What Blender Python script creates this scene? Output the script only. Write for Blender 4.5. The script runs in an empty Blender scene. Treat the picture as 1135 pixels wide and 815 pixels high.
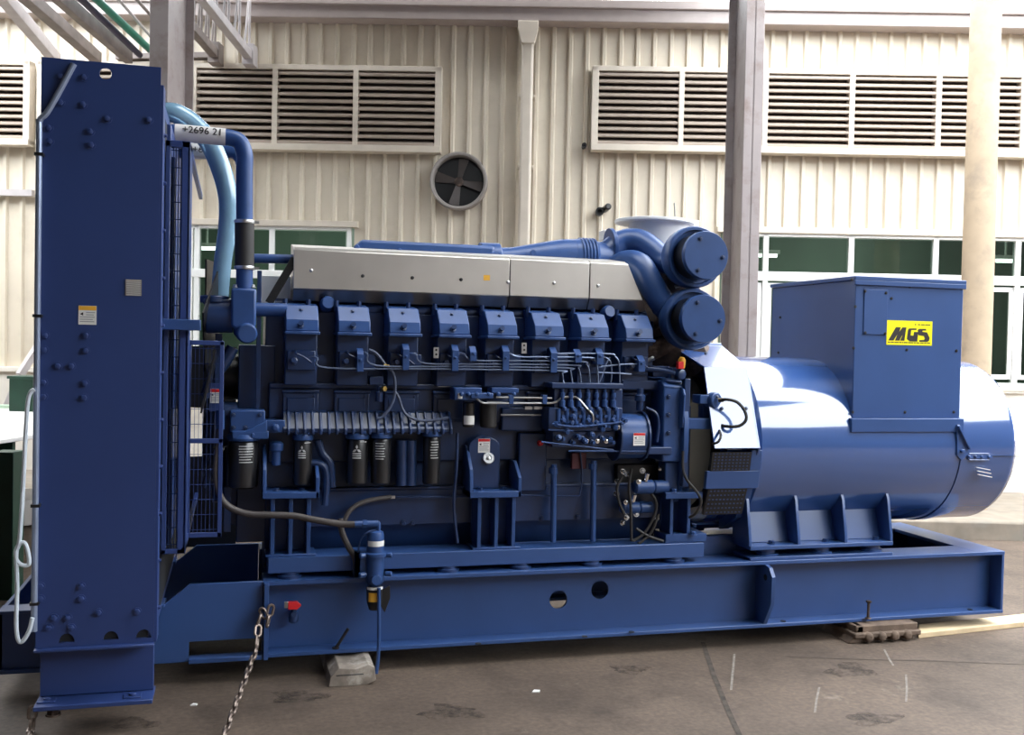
import bpy, math, random
from mathutils import Vector, Matrix, Quaternion
random.seed(7)
V = Vector
sc = bpy.context.scene
col = sc.collection
# ------------------------------------------------------------------ camera
F = 1114.0
YAW, PIT, ROL = (math.radians(a) for a in (15.452, 1.305, 1.205))
CAMZ = 1.65
WY = -0.28713                       # the building's direction against the generator's


def _rot():
    cy, sy, cp, sp, cr, sr = math.cos(YAW), math.sin(YAW), math.cos(PIT), math.sin(PIT), math.cos(ROL), math.sin(ROL)
    B = Matrix(((1, 0, 0), (0, 0, -1), (0, 1, 0)))
    Rz = Matrix(((cy, -sy, 0), (sy, cy, 0), (0, 0, 1)))
    Rp = Matrix(((1, 0, 0), (0, cp, -sp), (0, sp, cp)))
    Rr = Matrix(((cr, -sr, 0), (sr, cr, 0), (0, 0, 1)))
    return Rr @ Rp @ B @ Rz


RM = _rot()
RT = RM.transposed()
CAM = V((0, 0, CAMZ))


def ray(px, py):
    return RT @ V(((px - 567.5) / F, (py - 407.5) / F, 1.0))


def P(px, py, y):                   # measured point on the plane Y = y (generator frame = world frame)
    d = ray(px, py)
    return CAM + d * (y / d.y)


def PZ(px, py, z):                  # measured point at height z
    d = ray(px, py)
    return CAM + d * ((z - CAMZ) / d.z)


def W(px, py, d):                   # measured point at distance d in the building's frame (u, d, z)
    r = ray(px, py)
    c, s = math.cos(-WY), math.sin(-WY)
    l = V((c * r.x - s * r.y, s * r.x + c * r.y, r.z))
    return CAM + l * (d / l.y)


def WG(px, py, z=0.0):              # building frame, on height z
    r = ray(px, py)
    c, s = math.cos(-WY), math.sin(-WY)
    l = V((c * r.x - s * r.y, s * r.x + c * r.y, r.z))
    return CAM + l * ((z - CAMZ) / l.z)


def rect(x0, y0, x1, y1, Y, fn=P):
    xm, ym = (x0 + x1) / 2, (y0 + y1) / 2
    return fn(x0, ym, Y).x, fn(x1, ym, Y).x, fn(xm, y1, Y).z, fn(xm, y0, Y).z


cd = bpy.data.cameras.new('camera')
cam = bpy.data.objects.new('camera', cd)
col.objects.link(cam)
cd.sensor_fit = 'HORIZONTAL'
cd.sensor_width = 36
cd.lens = F / 1135 * 36
cd.clip_end = 300
m3 = RT @ Matrix(((1, 0, 0), (0, -1, 0), (0, 0, -1)))
cam.matrix_world = Matrix.Translation(CAM) @ m3.to_4x4()
sc.camera = cam


# ------------------------------------------------------------------ materials
def mat(name, base, rough=.5, metal=0., coat=0., var=.12, scale=6., bump=0., dirt=None, dscale=3., emit=None, trans=0., spec=.5):
    m = bpy.data.materials.new(name)
    m.use_nodes = True
    nt = m.node_tree
    b = nt.nodes['Principled BSDF']
    b.inputs['Roughness'].default_value = rough
    b.inputs['Metallic'].default_value = metal
    b.inputs['Coat Weight'].default_value = coat
    b.inputs['Coat Roughness'].default_value = .10 if coat < .9 else .05
    b.inputs['Coat IOR'].default_value = 1.5 if coat < .9 else 1.65
    b.inputs['Specular IOR Level'].default_value = spec
    b.inputs['Transmission Weight'].default_value = trans
    tc = nt.nodes.new('ShaderNodeTexCoord')
    n = nt.nodes.new('ShaderNodeTexNoise')
    n.inputs['Scale'].default_value = scale
    n.inputs['Detail'].default_value = 5
    nt.links.new(tc.outputs['Object'], n.inputs['Vector'])
    r = nt.nodes.new('ShaderNodeValToRGB')
    r.color_ramp.elements[0].position = .3
    r.color_ramp.elements[1].position = .7
    r.color_ramp.elements[0].color = [c * (1 - var) for c in base] + [1]
    r.color_ramp.elements[1].color = [min(1, c * (1 + var)) for c in base] + [1]
    nt.links.new(n.outputs['Fac'], r.inputs['Fac'])
    out = r.outputs['Color']
    if dirt:
        n2 = nt.nodes.new('ShaderNodeTexNoise')
        n2.inputs['Scale'].default_value = dscale
        n2.inputs['Detail'].default_value = 8
        n2.inputs['Roughness'].default_value = .65
        nt.links.new(tc.outputs['Object'], n2.inputs['Vector'])
        r2 = nt.nodes.new('ShaderNodeValToRGB')
        r2.color_ramp.elements[0].position = .5
        r2.color_ramp.elements[1].position = .72
        r2.color_ramp.elements[0].color = (0, 0, 0, 1)
        r2.color_ramp.elements[1].color = (1, 1, 1, 1)
        nt.links.new(n2.outputs['Fac'], r2.inputs['Fac'])
        mx = nt.nodes.new('ShaderNodeMix')
        mx.data_type = 'RGBA'
        nt.links.new(r2.outputs['Color'], mx.inputs[0])
        nt.links.new(out, mx.inputs[6])
        mx.inputs[7].default_value = list(dirt) + [1]
        out = mx.outputs[2]
    nt.links.new(out, b.inputs['Base Color'])
    if bump:
        bp = nt.nodes.new('ShaderNodeBump')
        bp.inputs['Strength'].default_value = bump
        bp.inputs['Distance'].default_value = .01
        nt.links.new(n.outputs['Fac'], bp.inputs['Height'])
        nt.links.new(bp.outputs['Normal'], b.inputs['Normal'])
    if emit:
        b.inputs['Emission Color'].default_value = list(emit[:3]) + [1]
        b.inputs['Emission Strength'].default_value = emit[3]
    return m


def glass(name, tint, gloss=.9):
    m = bpy.data.materials.new(name)
    m.use_nodes = True
    nt = m.node_tree
    nt.nodes.clear()
    o = nt.nodes.new('ShaderNodeOutputMaterial')
    t = nt.nodes.new('ShaderNodeBsdfTransparent')
    t.inputs['Color'].default_value = list(tint) + [1]
    g = nt.nodes.new('ShaderNodeBsdfGlossy')
    g.inputs['Roughness'].default_value = .03
    tc = nt.nodes.new('ShaderNodeTexCoord')
    n = nt.nodes.new('ShaderNodeTexNoise')
    n.inputs['Scale'].default_value = 1.3
    nt.links.new(tc.outputs['Object'], n.inputs['Vector'])
    bp = nt.nodes.new('ShaderNodeBump')
    bp.inputs['Strength'].default_value = .08
    nt.links.new(n.outputs['Fac'], bp.inputs['Height'])
    nt.links.new(bp.outputs['Normal'], g.inputs['Normal'])
    f = nt.nodes.new('ShaderNodeFresnel')
    f.inputs['IOR'].default_value = 1.5
    mx = nt.nodes.new('ShaderNodeMixShader')
    nt.links.new(f.outputs[0], mx.inputs[0])
    nt.links.new(t.outputs[0], mx.inputs[1])
    nt.links.new(g.outputs[0], mx.inputs[2])
    nt.links.new(mx.outputs[0], o.inputs['Surface'])
    return m


BLUE = mat('blue_gloss_paint', (.030, .074, .218), .34, coat=.08, var=.07, scale=3)
BLUEM = mat('blue_engine_paint_shaded', (.0115, .031, .098), .34, coat=.10, var=.2, scale=9)  # same blue paint, darkened to stand in for shade on the engine
BLUEE = mat('blue_fittings_paint_shaded', (.024, .064, .195), .38, coat=.04, var=.12, scale=7, spec=.4)  # same blue again, partly darkened for engine parts in half shade
BLUEA = mat('blue_alternator_paint', (.036, .090, .270), .16, coat=1.0, var=.05, scale=2)
RADM = mat('blue_radiator_paint_shaded', (.026, .052, .180), .40, coat=.1, var=.07, scale=2)  # same blue paint with the radiator's shade put into the colour
STEEL = mat('bare_steel', (.55, .55, .55), .32, metal=1, var=.15)
ALU = mat('brushed_aluminium', (.66, .62, .57), .36, metal=.9, var=.06, scale=4)
LIPDARK = mat('painted_reflection_lip', (.20, .195, .19), .34, metal=1, var=.05)  # dark colour stands in for the lip's dim reflections
WRAP = mat('pale_insulation_metal', (.82, .82, .82), .5, metal=0.0, var=.1)
RUST = mat('brown_cast_iron', (.055, .035, .028), .7, var=.5, scale=14, dirt=(.25, .18, .14), dscale=11)
BLACK = mat('black_paint', (.012, .012, .013), .35, var=.2)
FILT = mat('black_filter_can', (.012, .012, .014), .28, coat=.3, var=.2)
RUBBER = mat('black_rubber', (.018, .016, .016), .6, var=.2)
HOSEB = mat('brown_black_hose', (.055, .045, .042), .55, var=.25)
DARK = mat('dark_recess', (.008, .009, .012), .7)
WHITE = mat('white_label', (.78, .77, .74), .5, var=.03)
YELLOW = mat('yellow_label', (.93, .83, .0), .4, var=.02)
ORANGE = mat('amber_label', (.8, .42, .04), .5, var=.05)
RED = mat('red_plastic', (.62, .015, .02), .4, var=.1)
INK = mat('black_ink', (.015, .012, .012), .5)
GREYINK = mat('grey_ink', (.30, .30, .32), .5)
REDINK = mat('red_ink', (.55, .03, .03), .5)
SILVERINK = mat('silver_print', (.55, .55, .55), .5)
PAPER = mat('taped_paper', (.62, .60, .58), .6, var=.08)
BRASS = mat('brass', (.55, .38, .12), .35, metal=1)
CLAD = mat('cream_wall_cladding', (.68, .605, .49), .5, var=.05, scale=1.5, dirt=(.56, .49, .39), dscale=1.1)
TRIM = mat('cream_trim', (.62, .55, .46), .5, var=.06)
FASC = mat('grey_cream_gutter', (.40, .34, .32), .45, var=.06)
LOUV = mat('louvre_cream', (.38, .31, .255), .5, var=.08)
LBACK = mat('louvre_dark', (.07, .05, .045), .8)
WINW = mat('white_window_frame', (.82, .82, .80), .4, var=.03)
PLINTH = mat('plaster_plinth', (.72, .67, .60), .8, var=.1, scale=3, dirt=(.45, .40, .34), dscale=2)
KERB = mat('kerb_concrete', (.23, .195, .155), .85, var=.2, scale=5, bump=.3, dirt=(.22, .2, .17), dscale=4)
CONC = mat('beige_concrete', (.42, .325, .225), .8, var=.1, scale=4, dirt=(.30, .24, .18), dscale=5)
COLM = mat('grey_column_paint', (.36, .31, .30), .5, var=.08, scale=3, dirt=(.26, .2, .18), dscale=5)
BEAM = mat('brown_steel_beam', (.20, .165, .15), .6, var=.2)
BEAML = mat('grey_steel_beam', (.46, .42, .42), .55, var=.1)
GREENP = mat('green_pipe_paint', (.01, .19, .13), .45)
NAVYP = mat('navy_pipe_paint', (.03, .025, .06), .5)
GREEN = mat('dark_green_paint', (.008, .045, .026), .5, var=.2)
PALEG = mat('pale_green_paint', (.42, .55, .42), .6)
SHEET = mat('white_sheet', (.75, .73, .70), .6, var=.08)
WOOD = mat('pale_wood', (.62, .48, .30), .7, var=.15, scale=8, bump=.2)
OLDW = mat('weathered_block', (.24, .20, .165), .8, var=.35, scale=12, bump=.5, dirt=(.62, .57, .50), dscale=7)
DIRTW = mat('dirty_block', (.13, .09, .065), .8, var=.4, scale=12, bump=.5)
CHAIN = mat('rusty_chain', (.21, .165, .14), .45, metal=.7, var=.3, scale=30)
CORD = mat('white_cord', (.58, .64, .70), .35)
HOSEC = mat('clear_blue_hose', (.26, .45, .60), .16, coat=.5, var=.12, scale=7, trans=.3)
ROOFM = mat('canopy_roof_sheet', (.12, .11, .10), .7)
OPP = mat('opposite_shed', (.09, .08, .075), .8, var=.1, scale=.5)
INNER = mat('dim_interior', (.22, .28, .24), .8, var=.2, scale=.8)
LAMP = mat('fluorescent_tube', (1, 1, 1), .5, emit=(.9, 1, .95, 9))
PANE = glass('window_glass', (.55, .62, .58))
CHROME = mat('chrome', (.8, .8, .8), .15, metal=1)
BLADE = mat('sooty_fan_blade', (.075, .062, .058), .6, var=.2)
GREYP = mat('grey_fan_metal', (.30, .27, .25), .5, metal=.3, var=.15)


def ground_mat():
    m = bpy.data.materials.new('yard_concrete')
    m.use_nodes = True
    nt = m.node_tree
    b = nt.nodes['Principled BSDF']
    b.inputs['Roughness'].default_value = .72
    tc = nt.nodes.new('ShaderNodeTexCoord')

    def noise(s, d=6, r=.6):
        n = nt.nodes.new('ShaderNodeTexNoise')
        n.inputs['Scale'].default_value = s
        n.inputs['Detail'].default_value = d
        n.inputs['Roughness'].default_value = r
        nt.links.new(tc.outputs['Object'], n.inputs['Vector'])
        return n

    def ramp(n, a, ca, b_, cb):
        r = nt.nodes.new('ShaderNodeValToRGB')
        r.color_ramp.elements[0].position = a
        r.color_ramp.elements[1].position = b_
        r.color_ramp.elements[0].color = list(ca) + [1]
        r.color_ramp.elements[1].color = list(cb) + [1]
        nt.links.new(n.outputs['Fac'], r.inputs['Fac'])
        return r

    base = ramp(noise(1.1), .3, (.060, .042, .030), .7, (.146, .106, .079))
    fine = ramp(noise(38, 4), .35, (.72, .72, .72), .7, (1.12, 1.1, 1.08))
    spot = ramp(noise(1.7, 10, .72), .50, (1, 1, 1), .72, (.38, .36, .35))
    pale = ramp(noise(2.3, 12, .78), .60, (0, 0, 0), .80, (.20, .185, .16))

    def mul(a, b2, t):
        x = nt.nodes.new('ShaderNodeMix')
        x.data_type = 'RGBA'
        x.blend_type = t
        x.inputs[0].default_value = 1
        nt.links.new(a, x.inputs[6])
        nt.links.new(b2, x.inputs[7])
        return x.outputs[2]
    c = mul(base.outputs[0], fine.outputs[0], 'MULTIPLY')
    c = mul(c, spot.outputs[0], 'MULTIPLY')
    c = mul(c, pale.outputs[0], 'ADD')
    nt.links.new(c, b.inputs['Base Color'])
    bp = nt.nodes.new('ShaderNodeBump')
    bp.inputs['Strength'].default_value = .25
    bp.inputs['Distance'].default_value = .01
    n = noise(22, 6)
    nt.links.new(n.outputs['Fac'], bp.inputs['Height'])
    nt.links.new(bp.outputs['Normal'], b.inputs['Normal'])
    return m


GROUND = ground_mat()


def stain_mat():
    m = mat('oil_stain', (.045, .035, .028), .6, var=.3, scale=9)
    nt = m.node_tree
    b = nt.nodes['Principled BSDF']
    tc = nt.nodes.new('ShaderNodeTexCoord')
    n = nt.nodes.new('ShaderNodeTexNoise')
    n.inputs['Scale'].default_value = 11
    n.inputs['Detail'].default_value = 8
    n.inputs['Roughness'].default_value = .75
    nt.links.new(tc.outputs['Object'], n.inputs['Vector'])
    r = nt.nodes.new('ShaderNodeValToRGB')
    r.color_ramp.elements[0].position = .42
    r.color_ramp.elements[1].position = .68
    r.color_ramp.elements[1].color = (.75, .75, .75, 1)
    nt.links.new(n.outputs['Fac'], r.inputs['Fac'])
    nt.links.new(r.outputs['Color'], b.inputs['Alpha'])
    return m


STAIN = stain_mat()


# ------------------------------------------------------------------ mesh builder
class MB:
    def __init__(s):
        s.v, s.f, s.mi = [], [], []
        s.cur = 0

    def add(s, vs, fs):
        o = len(s.v)
        s.v += [V(p) for p in vs]
        for f in fs:
            s.f.append([i + o for i in f])
            s.mi.append(s.cur)
        return s

    def box(s, x0, x1, y0, y1, z0, z1):
        if x0 > x1: x0, x1 = x1, x0
        if y0 > y1: y0, y1 = y1, y0
        if z0 > z1: z0, z1 = z1, z0
        return s.add([(x0, y0, z0), (x1, y0, z0), (x1, y1, z0), (x0, y1, z0), (x0, y0, z1), (x1, y0, z1), (x1, y1, z1), (x0, y1, z1)],
                     [(0, 3, 2, 1), (4, 5, 6, 7), (0, 1, 5, 4), (1, 2, 6, 5), (2, 3, 7, 6), (3, 0, 4, 7)])

    def pbox(s, x0, y0, x1, y1, Y, dep, fn=P):
        a, b, c, d = rect(x0, y0, x1, y1, Y, fn)
        return s.box(a, b, Y, Y + dep, c, d)

    def prism(s, poly, ax, a, b):
        def mk(p, t):
            return {'x': (t, p[0], p[1]), 'y': (p[0], t, p[1]), 'z': (p[0], p[1], t)}[ax]
        n = len(poly)
        area = sum(poly[i][0] * poly[(i + 1) % n][1] - poly[(i + 1) % n][0] * poly[i][1] for i in range(n))
        if ax == 'y': area = -area
        if a > b: a, b = b, a
        if area < 0: poly = poly[::-1]
        vs = [mk(p, a) for p in poly] + [mk(p, b) for p in poly]
        fs = [list(range(n))[::-1], list(range(n, 2 * n))]
        fs += [(i, (i + 1) % n, (i + 1) % n + n, i + n) for i in range(n)]
        return s.add(vs, fs)

    def lathe(s, prof, o, axis, n=24, cap=True):
        o, ax = V(o), V(axis).normalized()
        t = V((0, 0, 1)) if abs(ax.z) < .9 else V((1, 0, 0))
        e1 = ax.cross(t).normalized()
        e2 = ax.cross(e1)
        vs, fs = [], []
        for r, h in prof:
            for k in range(n):
                a = 2 * math.pi * k / n
                vs.append(o + ax * h + e1 * (r * math.cos(a)) + e2 * (r * math.sin(a)))
        for j in range(len(prof) - 1):
            for k in range(n):
                k2 = (k + 1) % n
                fs.append((j * n + k, j * n + k2, (j + 1) * n + k2, (j + 1) * n + k))
        if cap:
            fs.append(list(range(n))[::-1])
            L = (len(prof) - 1) * n
            fs.append([L + k for k in range(n)])
        return s.add(vs, fs)

    def cyl(s, p, q, r, n=20, r2=None):
        p, q = V(p), V(q)
        return s.lathe([(r, 0), (r if r2 is None else r2, (q - p).length)], p, q - p, n)

    def tube(s, pts, r, n=10, k=6, smooth=True, flat=None):
        pts = [V(p) for p in pts]
        rs = r if isinstance(r, (list, tuple)) else [r] * len(pts)
        if smooth and len(pts) > 2:
            q, qr = [], []
            for i in range(len(pts) - 1):
                p0, p1, p2, p3 = pts[max(i - 1, 0)], pts[i], pts[i + 1], pts[min(i + 2, len(pts) - 1)]
                for j in range(k):
                    t = j / k
                    q.append(.5 * ((2 * p1) + (p2 - p0) * t + (2 * p0 - 5 * p1 + 4 * p2 - p3) * t * t + (3 * p1 - p0 - 3 * p2 + p3) * t ** 3))
                    qr.append(rs[i] * (1 - t) + rs[i + 1] * t)
            q.append(pts[-1])
            qr.append(rs[-1])
            pts, rs = q, qr
        vs, fs = [], []
        d0 = (pts[1] - pts[0]).normalized()
        t = V((0, 0, 1)) if abs(d0.z) < .9 else V((0, 1, 0))
        e1 = d0.cross(t).normalized()
        for i, p in enumerate(pts):
            d = (pts[min(i + 1, len(pts) - 1)] - pts[max(i - 1, 0)]).normalized()
            e1 = (e1 - d * e1.dot(d)).normalized()
            e2 = d.cross(e1)
            for a in range(n):
                w = 2 * math.pi * a / n
                vs.append(p + (e1 * math.cos(w) + e2 * math.sin(w)) * rs[i])
        for i in range(len(pts) - 1):
            for a in range(n):
                b = (a + 1) % n
                fs.append((i * n + a, i * n + b, (i + 1) * n + b, (i + 1) * n + a))
        fs.append(list(range(n))[::-1])
        L = (len(pts) - 1) * n
        fs.append([L + a for a in range(n)])
        return s.add(vs, fs)

    def torus(s, c, ax, R, r, n=24, m=8, stretch=0., sdir=None):
        c, ax = V(c), V(ax).normalized()
        e1 = V(sdir).normalized() if sdir is not None else ax.cross(V((0, 0, 1)) if abs(ax.z) < .9 else V((1, 0, 0))).normalized()
        e1 = (e1 - ax * e1.dot(ax)).normalized()
        e2 = ax.cross(e1)
        vs, fs = [], []
        for i in range(n):
            a = 2 * math.pi * i / n
            rad = e1 * math.cos(a) + e2 * math.sin(a)
            ctr = c + rad * R + e1 * (stretch * (1 if math.cos(a) > 1e-6 else -1 if math.cos(a) < -1e-6 else 0))
            for j in range(m):
                b = 2 * math.pi * j / m
                vs.append(ctr + rad * (r * math.cos(b)) + ax * (r * math.sin(b)))
        for i in range(n):
            for j in range(m):
                i2, j2 = (i + 1) % n, (j + 1) % m
                fs.append((i * m + j, i2 * m + j, i2 * m + j2, i * m + j2))
        return s.add(vs, fs)

    def bar(s, p, q, w, h):           # rectangular bar between two points; w across, h upright
        p, q = V(p), V(q)
        d = (q - p).normalized()
        up = V((0, 0, 1)) if abs(d.z) < .95 else V((0, 1, 0))
        e1 = d.cross(up).normalized() * w / 2
        e2 = e1.cross(d).normalized() * h / 2
        vs = [p - e1 - e2, p + e1 - e2, p + e1 + e2, p - e1 + e2, q - e1 - e2, q + e1 - e2, q + e1 + e2, q - e1 + e2]
        return s.add(vs, [(0, 1, 2, 3), (7, 6, 5, 4), (0, 4, 5, 1), (1, 5, 6, 2), (2, 6, 7, 3), (3, 7, 4, 0)])

    def bolt(s, p, ax=(0, -1, 0), r=.011, h=.014):
        p = V(p)
        a = V(ax)
        s.lathe([(r * 1.45, 0), (r * 1.45, h * .25)], p, a, 14)
        return s.lathe([(r, h * .25), (r, h * .9), (r * .8, h)], p, a, 6)

    def plate_holes(s, x0, x1, z0, z1, y0, y1, holes, n=20):
        xs, cells = x0, []
        for cx, cz, r in sorted(holes):
            a = r * 1.6
            s.box(xs, cx - a, y0, y1, z0, z1)
            for k in range(n):
                pass
            ring = [(cx + r * math.cos(2 * math.pi * k / n), cz + r * math.sin(2 * math.pi * k / n)) for k in range(n)]
            out = []
            for k in range(n):
                c, q = math.cos(2 * math.pi * k / n), math.sin(2 * math.pi * k / n)
                t = 1e9
                if c > 1e-9: t = min(t, a / c)
                if c < -1e-9: t = min(t, -a / c)
                if q > 1e-9: t = min(t, (z1 - cz) / q)
                if q < -1e-9: t = min(t, (z0 - cz) / q)
                out.append((cx + t * c, cz + t * q))
            corners = [(cx + a, z1), (cx - a, z1), (cx - a, z0), (cx + a, z0)]
            for k in range(n):
                k2 = (k + 1) % n
                poly = [out[k]]
                a0, a1 = math.atan2(out[k][1] - cz, out[k][0] - cx) % (2 * math.pi), math.atan2(out[k2][1] - cz, out[k2][0] - cx) % (2 * math.pi)
                if a1 < a0: a1 += 2 * math.pi
                for co in corners:
                    ac = math.atan2(co[1] - cz, co[0] - cx) % (2 * math.pi)
                    if a0 + 1e-6 < ac < a1 - 1e-6: poly.append(co)
                poly += [out[k2], ring[k2], ring[k]]
                N = len(poly)
                s.add([(p[0], y0, p[1]) for p in poly], [list(range(N))])
                s.add([(p[0], y1, p[1]) for p in poly], [list(range(N))[::-1]])
                s.add([(ring[k][0], y0, ring[k][1]), (ring[k2][0], y0, ring[k2][1]), (ring[k2][0], y1, ring[k2][1]), (ring[k][0], y1, ring[k][1])], [(0, 1, 2, 3)])
            xs = cx + a
        s.box(xs, x1, y0, y1, z0, z1)
        return s

    def build(s, name, m, parent=None, bevel=0, ang=35, frame=None, seg=2):
        lo = V([min(p[i] for p in s.v) for i in range(3)])
        hi = V([max(p[i] for p in s.v) for i in range(3)])
        o = V(((lo.x + hi.x) / 2, (lo.y + hi.y) / 2, lo.z))
        me = bpy.data.meshes.new(name)
        me.from_pydata([p - o for p in s.v], [], s.f)
        for mm in (m if isinstance(m, (list, tuple)) else [m]):
            me.materials.append(mm)
        for p, i in zip(me.polygons, s.mi):
            p.material_index = i
        me.update()
        me.shade_smooth()
        me.set_sharp_from_angle(angle=math.radians(ang))
        ob = bpy.data.objects.new(name, me)
        col.objects.link(ob)
        place(ob, o, parent, frame)
        if bevel:
            b = ob.modifiers.new('bevel', 'BEVEL')
            b.width = bevel
            b.segments = seg
            b.limit_method = 'ANGLE'
            b.angle_limit = math.radians(40)
        return ob


ORG = {}


def place(ob, o, parent, frame):
    ORG[ob.name] = o
    if parent is not None:
        ob.parent = parent
        ob.location = o - ORG[parent.name]
    elif frame == 'wall':
        ob.rotation_euler = (0, 0, WY)
        ob.location = Matrix.Rotation(WY, 3, 'Z') @ o
    else:
        ob.location = o


def tag(o, label=None, cat=None, group=None, kind=None):
    for k, v in (('label', label), ('category', cat), ('group', group), ('kind', kind)):
        if v: o[k] = v
    return o


def empty(name, o, label, cat, group=None, frame=None, kind=None):
    ob = bpy.data.objects.new(name, None)
    col.objects.link(ob)
    ob.empty_display_size = .2
    place(ob, V(o), None, frame)
    return tag(ob, label, cat, group, kind)


def text_mesh(name, txt, m, parent, o, right, up, size, shear=0., extrude=.0006, offset=0.):
    cu = bpy.data.curves.new(name, 'FONT')
    cu.body = txt
    cu.size = size
    cu.shear = shear
    cu.extrude = extrude
    cu.offset = offset
    cu.align_x = 'CENTER'
    cu.align_y = 'CENTER'
    t = bpy.data.objects.new(name + '_src', cu)
    col.objects.link(t)
    dg = bpy.context.evaluated_depsgraph_get()
    me = bpy.data.meshes.new_from_object(t.evaluated_get(dg))
    bpy.data.objects.remove(t)
    right, up = V(right).normalized(), V(up).normalized()
    nrm = right.cross(up)
    mtx = Matrix((right, up, nrm)).transposed()
    for v in me.vertices:
        v.co = mtx @ v.co
    me.materials.clear()
    me.materials.append(m)
    ob = bpy.data.objects.new(name, me)
    col.objects.link(ob)
    place(ob, V(o), parent, None)
    return ob


# ================================================================== THE GENERATOR SET
YC = 5.48
G = empty('generator_set', (1.85, YC, .1), 'large blue diesel generator set on a blue steel skid with radiator at one end', 'generator')


def part(mb, name, m=None, parent=G, bevel=.004, **k):
    if name in SPLIT:
        for q in islands(mb): o_ = q.build(name, m or BLUE, parent, bevel, **k)
        return o_
    return mb.build(name, m or BLUE, parent, bevel, **k)


SPLIT = set('small_pipe oil_pipe drive_flange foot_pad pipe_clip support_strut duct_plug oil_line_fitting pump_fitting banjo_bolt return_line starter_cable cable_lug line_clamp steel_tag '
            'plate_bolt cover_bolt housing_bolt head_stud mount_bolt head_bolt brass_fitting insulation_cover guard_bolt cover_slot block_cover fuel_line sensor_cable anchor_hole '
            'separator_bracket cover_knob injector_fitting starter_terminal coolant_fitting hose_fitting'.split())


def islands(mb):
    par = list(range(len(mb.v)))

    def fd(i):
        while par[i] != i:
            par[i] = par[par[i]]
            i = par[i]
        return i
    for f in mb.f:
        for i in f[1:]:
            a, b = fd(f[0]), fd(i)
            if a != b: par[b] = a
    gr = {}
    for k, f in enumerate(mb.f): gr.setdefault(fd(f[0]), []).append(k)
    its = []
    for fs in gr.values():
        vs = {i for k in fs for i in mb.f[k]}
        lo = [min(mb.v[i][c] for i in vs) - .002 for c in range(3)]
        hi = [max(mb.v[i][c] for i in vs) + .002 for c in range(3)]
        its.append([fs, lo, hi])
    done = False
    while not done:                                           # a washer and its bolt head stay together
        done = True
        for i in range(len(its)):
            for j in range(i + 1, len(its)):
                if all(its[i][1][c] < its[j][2][c] and its[j][1][c] < its[i][2][c] for c in range(3)):
                    its[i] = [its[i][0] + its[j][0], [min(its[i][1][c], its[j][1][c]) for c in range(3)], [max(its[i][2][c], its[j][2][c]) for c in range(3)]]
                    del its[j]
                    done = False
                    break
            if not done: break
    out = []
    for fs, _, _ in its:
        m = MB()
        mp = {}
        for k in fs:
            g = []
            for i in mb.f[k]:
                if i not in mp:
                    mp[i] = len(m.v)
                    m.v.append(mb.v[i])
                g.append(mp[i])
            m.f.append(g)
            m.mi.append(mb.mi[k])
        out.append(m)
    return out


def sticker(parent, x0, y0, x1, y1, Y, head=ORANGE, lab='white warning label', hf=.24):
    a, b, c, d = rect(x0, y0, x1, y1, Y)
    mb = MB()
    mb.box(a, b, Y - .0015, Y, c, d)
    mb.cur = 1
    h = (d - c)
    mb.box(a + .001, b - .001, Y - .002, Y - .001, d - h * hf, d - .001)
    mb.cur = 2
    w = b - a
    for i, (f0, f1) in enumerate(((.42, .92), (.42, .85), (.08, .9), (.08, .8), (.08, .88))):
        z = d - h * (hf + .12 + i * .12)
        mb.box(a + w * f0, a + w * f1, Y - .002, Y - .001, z - h * .02, z + h * .02)
    mb.cur = 3
    mb.lathe([(w * .12, 0), (w * .12, .0006)], (a + w * .2, Y - .0014, d - h * (hf + .2)), (0, -1, 0), 3)
    o = mb.build('warning_label', [WHITE, head, GREYINK, INK], parent)
    return tag(o, lab)


# ---------------- skid
def ibeam_x(mb, x0, x1, yf, web_off, web=True):
    yb = yf + .2
    mb.box(x0, x1, yf, yb, .452, .474)
    mb.box(x0, x1, yf, yb, .1, .12)
    if web: mb.box(x0, x1, yf + web_off, yf + web_off + .016, .12, .452)


mb = MB()
XL, XR = .15, 4.47
ibeam_x(mb, XL, XR, 4.99, .1, False)
h1, h2 = P(619, 665, 5.09), P(665, 654, 5.09)
wb = MB().plate_holes(XL, XR, .12, .452, 5.09, 5.106, [(h1.x, h1.z, .05), (h2.x, h2.z, .05)])
ibeam_x(mb, XL, XR, 5.77, .1)
for x0 in (.85, 2.75, 3.5):                                    # cross members
    mb.box(x0, x0 + .14, 5.106, 5.87, .3, .32)
    mb.box(x0 + .06, x0 + .08, 5.106, 5.87, .1, .3)
mb.box(4.27, 4.47, 5.0, 5.95, .453, .4745)
mb.box(4.452, 4.4695, 4.992, 5.95, .101, .47)
mb.box(4.30, 4.47, 5.0, 5.95, .1005, .119)
mb.box(.17, 2.8, 5.215, 5.225, .40, .58)  # plates added to block the bright ground seen below the machine
mb.box(2.8, 3.75, 5.215, 5.225, .40, .55)
base = part(mb, 'base_frame', BLUE, bevel=.003)
part(wb, 'beam_web', BLUE, parent=base, bevel=0)
mb = MB()                                                     # swept-down front end with the fork pocket
for (ya, yb) in ((5.0, 5.02), (5.94, 5.96)):
    mb.prism([(-1.02, .12), (-.19, .12), (-.19, .197), (.15, .197), (.15, .474), (-.19, .474), (-.30, .385), (-1.02, .385)], 'y', ya, yb)
    mb.box(-.19, .15, ya - .035, yb + .02, .1, .122)
    mb.box(-1.02, -.19, ya, yb, .1, .125)
    mb.box(-1.02, -.70, ya - .02, yb + .08, .1, .12)
    mb.box(-1.02, -.30, ya - .02, yb + .08, .375, .39)
mb.box(-.19, .15, 5.09, 5.87, .19, .205)
mb.box(-1.02, -1.0, 5.0, 5.95, .1, .385)
part(mb, 'skid_nose', BLUE, parent=base, bevel=.003)
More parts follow.
